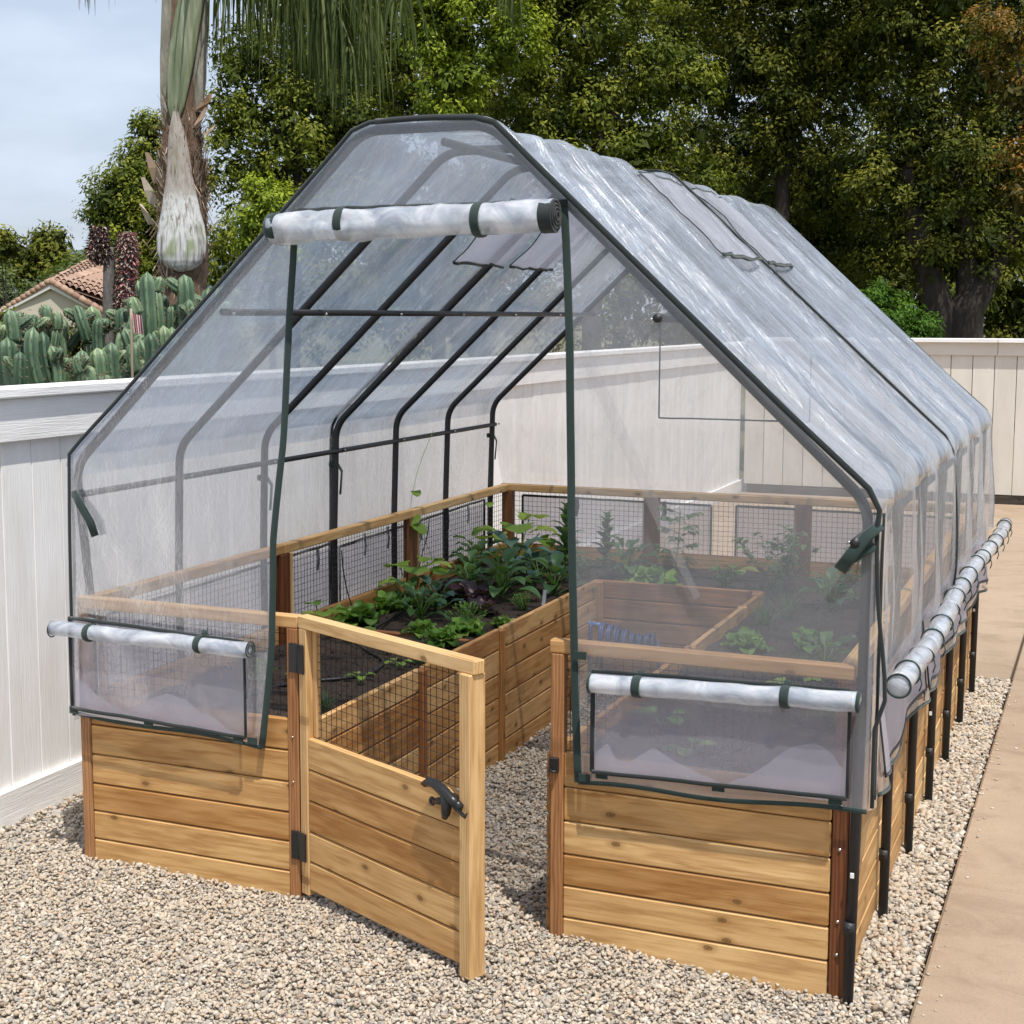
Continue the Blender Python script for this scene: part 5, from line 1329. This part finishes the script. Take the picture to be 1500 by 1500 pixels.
# ------------------------------------------------------------------ palm
PD = 9.0
pb = at(267, 465, PD); palm = thing('palm_tree', 'palm tree with a pale bulging leaf sheath and shaggy brown fibre on its trunk', 'palm tree', (pb.x, pb.y, 0))
PT = mat_bark('palm_trunk_bark', (.055, .032, .02), (.20, .13, .085), 14)
mb = MB(); U_ = [(270,640,30), (270,470,31), (270,425,31), (271,400,33), (270,380,35), (268,300,33), (266,230,30), (266,170,26), (270,90,24), (272,0,22), (274,-60,18)]
P = []; rr = []
for (a, b) in zip(U_, U_[1:]):
    for q in range(6): t = q/6; P.append(at(lerp(a[0], b[0], t), lerp(a[1], b[1], t), PD)); rr.append(PX(lerp(a[2], b[2], t), PD))
P[0].z = -.3
mb.tube(P, rr, 28, rf=lambda i, a: 1+.06*n3(i*1.6, math.cos(a)*2, math.sin(a)*2)); mb.build('trunk', PT, palm)
# pale sheath: flattened onion shape on the camera side of the trunk
shm = NT('palm_sheath'); shp = shm.attr('g').outputs['Vector']; so_ = shm.n('TexCoord').outputs['Object']
sn = shm.noise(shm.map(so_, (46, 46, 2.2)), 1.2, 7, .7, .4); sg = shm.ramp(shm.noise(shm.map(so_, (7, 7, 3)), 1.5, 4), [(.56, 0), (.68, .75)]).outputs[0]
snk = shm.n('SeparateXYZ', {0: so_}).outputs[2]
sc_ = shm.mix(sg, shm.ramp(sn, [(.34, (.10, .085, .07)), (.43, (.28, .27, .25)), (.52, (.46, .47, .465)), (.75, (.60, .61, .60))]).outputs[0], (.17, .21, .07))
sc_ = shm.mix(shm.ramp(shm.math('ADD', snk, shm.math('MULTIPLY', sn, .5)), [(.0, 0), (1.0, 1)]).outputs[0] if False else shm.math('MULTIPLY', shm.math('GREATER_THAN', shm.math('ADD', snk, shm.math('MULTIPLY', sn, .6)), at(266,285,PD).z+.30), .65), sc_, (.20, .15, .11))
SHEATH = shm.done(shm.pbsdf(Base_Color=sc_, Roughness=.6, Normal=shm.bump(sn, .3, .01)))
toC = (CAM-pb); toC.z = 0; toC.normalize(); sideP = Vector((-toC.y, toC.x, 0)); sideP = -sideP if sideP.dot(rt2) < 0 else sideP
def sheath(cols, fwd, name, mat, depth=.42):
    G = []
    S2 = []
    for (a, b) in zip(cols, cols[1:]):
        for q in range(5): t = q/5; t2 = t; S2.append([lerp(a[k], b[k], t2) for k in range(3)])
    S2.append(cols[-1])
    for (u, v, w) in S2:
        c = at(u, v, PD)+toC*fwd; r = PX(w, PD)/2; row = []
        for j in range(17):
            a = lerp(-PI*.52, PI*.52, j/16); row.append(c+sideP*math.sin(a)*r+toC*(math.cos(a)*r*depth)+toC*(.02+.006*n3(j*1.7, v*.012, 1)+.003*n3(j*3.1, v*.03, 5))+Vector((0, 0, .006*n3(j*.8, v*.05, 1))))
        G.append(row)
    mb = MB(); mb.sheet(G); return mb.build(name, mat, palm)
sheath([(266,399,8), (266,396,28), (266,391,46), (266,384,60), (266,372,69), (266,352,71), (266,332,65), (265,308,54), (264,285,46), (263,262,38), (262,235,32), (260,205,25), (258,185,16), (257,168,7)], .13, 'leaf_sheath', SHEATH)
GRS = NT('green_petiole'); gp = GRS.n('TexCoord').outputs['Object']; gn_ = GRS.noise(GRS.map(gp, (20, 20, 1.2)), 1.1, 6, .6)
PETI = GRS.done(GRS.pbsdf(Base_Color=GRS.ramp(gn_, [(.3, (.075, .095, .045)), (.5, (.15, .18, .10)), (.62, (.22, .25, .16)), (.8, (.36, .38, .30))]).outputs[0], Roughness=.5))
sheath([(256,178,12), (258,160,24), (262,120,33), (267,80,38), (273,40,38), (281,0,37), (292,-70,30)], .11, 'petiole', PETI)
GSTEM = mat_bark('grey_petiole', (.12, .11, .085), (.30, .29, .24), 16)
sheath([(243,190,10), (242,150,14), (242,90,15), (245,0,15), (248,-60,14)], .04, 'petiole', GSTEM)
sheath([(291,165,12), (291,120,22), (290,60,26), (291,0,26), (296,-70,20)], .02, 'petiole', GSTEM, .8)
FIB = NT('palm_fibre'); fr_ = FIB.attr('rnd').outputs['Fac']; FIBM = FIB.done(FIB.pbsdf(Base_Color=FIB.ramp(fr_, [(0, (.08, .045, .025)), (.4, (.24, .145, .085)), (.7, (.40, .30, .21)), (1, (.58, .52, .44))]).outputs[0], Roughness=.9))
mb = MB()
for _ in range(3000):
    v = random.triangular(150, 430, 290); a = random.uniform(0, 2*PI); w = 30 if v > 250 else 24
    r = PX(w, PD); c = at(268, v, PD)+Vector((math.cos(a), math.sin(a), 0))*r*1.02
    if abs((Vector((math.cos(a), math.sin(a), 0))).dot(toC)) > .80 and Vector((math.cos(a), math.sin(a), 0)).dot(toC) > 0 and 288 < v < 395: continue
    out = Vector((math.cos(a), math.sin(a), 0)); tg = Vector((-math.sin(a), math.cos(a), 0)); peel = abs(random.gauss(0, .10)); L_ = random.uniform(.04, .16); wd = random.uniform(.002, .012)
    d = (Vector((0, 0, random.choice((1, 1, -1))))+out*peel+tg*random.gauss(0, .35)).normalized(); q = [c+d*L_*t+out*peel*L_*t*t*1.5+Vector((0, 0, -.3*L_*t*t*peel)) for t in (0, .35, .7, 1)]
    vs = []
    for i, p in enumerate(q): k_ = wd*(1-.28*i); vs += [p+tg*k_, p-tg*k_+out*.003]
    mb.add(vs, [(0,1,3,2), (2,3,5,4), (4,5,7,6)], None, random.random())
# torn flap on the left
for (u, v, L_, w) in ((226,300,.26,.03), (222,330,.2,.02), (232,270,.3,.03), (292,165,.16,.03), (286,190,.2,.02), (300,200,.1,.015), (224,370,.12,.006), (306,340,.12,.006)):
    p = at(u, v, PD)+toC*.08; dd = Vector((0, 0, 1))*L_*(.6)+rt2*(-.06 if u < 260 else .07)
    mb.add([p-rt2*w, p+rt2*w, p+dd*.5+rt2*w*.9+toC*.03, p+dd*.5-rt2*w*.9, p+dd+rt2*w*.3, p+dd-rt2*w*.5+toC*.02], [(0,1,2,3), (3,2,4,5)], None, random.uniform(.3, .9))
mb.build('fibre', FIBM, palm)
FR = mat_tree('palm_leaflet', [(0, (.022, .036, .010)), (.5, (.060, .085, .024)), (1, (.14, .17, .06))], .2)
def frond(pts, L0, seed, sp=.016, wdt=.015, name='frond', spread=.45):
    g = random.Random(seed); P = [Vector(p) for p in pts]
    # smooth rachis
    C_ = []
    for i in range(len(P)-1):
        p0 = P[max(i-1, 0)]; p1 = P[i]; p2 = P[i+1]; p3 = P[min(i+2, len(P)-1)]
        for q in range(12):
            t = q/12; C_.append(.5*((2*p1)+(-p0+p2)*t+(2*p0-5*p1+4*p2-p3)*t*t+(-p0+3*p1-3*p2+p3)*t**3))
    C_.append(P[-1]); Lt = sum((b-a).length for a, b in zip(C_, C_[1:]))
    mb = MB(); mb.tube(C_, [lerp(.016, .003, i/(len(C_)-1)) for i in range(len(C_))], 7, rnd=.8)
    V = []; F = []; RN = []; d = 0; nxt = .1*Lt
    for a, b in zip(C_, C_[1:]):
        sl_ = (b-a).length; T_ = (b-a).normalized()
        while nxt < d+sl_:
            p = a.lerp(b, (nxt-d)/sl_); tt = nxt/Lt; nxt += sp
            S_ = T_.cross(Vector((0,0,1))).normalized()
            for sgn in (-1, 1):
                L_ = L0*(math.sin(PI*min(1, .12+.84*tt))**.5)*g.uniform(.75, 1.1); o = S_*sgn*g.uniform(.2, 1)*spread+T_*g.uniform(.0, .5)+Vector((0,0,g.uniform(-.2, .5)))
                w = wdt*g.uniform(.6, 1.1); vd = Vector((g.uniform(-1,1), g.uniform(-1,1), 0)).normalized(); q = p.copy(); rn = g.random(); base = len(V); n = 6; dirv = o.normalized()
                for i in range(n+1):
                    t = i/n; ww = w*(.5 if i == 0 else (1-t**2.2))*.5+.0008; V += [tuple(q+vd*ww), tuple(q-vd*ww)]; RN += [rn, rn]
                    dirv = (dirv*(1-.45)+Vector((0,0,-1))*.45).normalized() if t < .6 else (dirv*.7+Vector((.03*g.uniform(-1,1), .03*g.uniform(-1,1), -1))*.3).normalized(); q = q+dirv*L_/n
                F += [(base+2*i, base+2*i+1, base+2*i+3, base+2*i+2) for i in range(n)]
        d += sl_
    r_ = mb.build(name, PETI, palm); o_ = fast_mesh('leaflets', V, F, FR, r_, RN); return r_
A0 = lambda u, v, D=PD: at(u, v, D)
frond([A0(284,-60), A0(318,-120,8.9), A0(370,-130,8.7), A0(430,-90,8.5), A0(480,-20,8.4), A0(515,70,8.4)], 1.0, 1, .019)
frond([A0(284,-60), A0(306,-100,9.1), A0(345,-110,9.3), A0(395,-80,9.5), A0(450,-10,9.7), A0(480,70,9.8)], .95, 2, .020)
frond([A0(280,-80), A0(340,-190,8.8), A0(430,-220,8.4), A0(510,-170,8.1), A0(560,-80,7.9), A0(590,0,7.8)], .92, 3, .021)
frond([A0(280,-80), A0(340,-170,9.0), A0(420,-180,9.0), A0(490,-120,9.1), A0(530,-20,9.2), A0(548,60,9.2)], 1.0, 7, .020)
frond([A0(280,-80), A0(360,-230,9.2), A0(480,-290,9.2), A0(600,-250,9.2), A0(690,-150,9.2), A0(735,-70,9.2), A0(752,-20,9.2)], .85, 4, .017)
frond([A0(262,-80), A0(230,-140), A0(180,-150,8.9), A0(140,-110,8.8), A0(120,-60,8.8)], .66, 5, .03)
frond([A0(300,-60), A0(380,-100,9.8), A0(450,-110,10.3), A0(510,-50,10.7), A0(540,20,10.9)], .95, 6, .022)
for k, (dx, dy, dz) in enumerate([(-1.6, .9, 1.2), (-.4, 1.8, 1.3), (.3, .4, 2.1), (1.2, 1.4, 1.2), (-1.4, -1.0, 1.4)]):
    t0 = A0(274,-80); e = t0+Vector((dx, dy, dz)); frond([t0, t0.lerp(e, .5)+Vector((0,0,.4)), e, e+Vector((dx*.5, dy*.5, -.7))], .7, 20+k, .04)
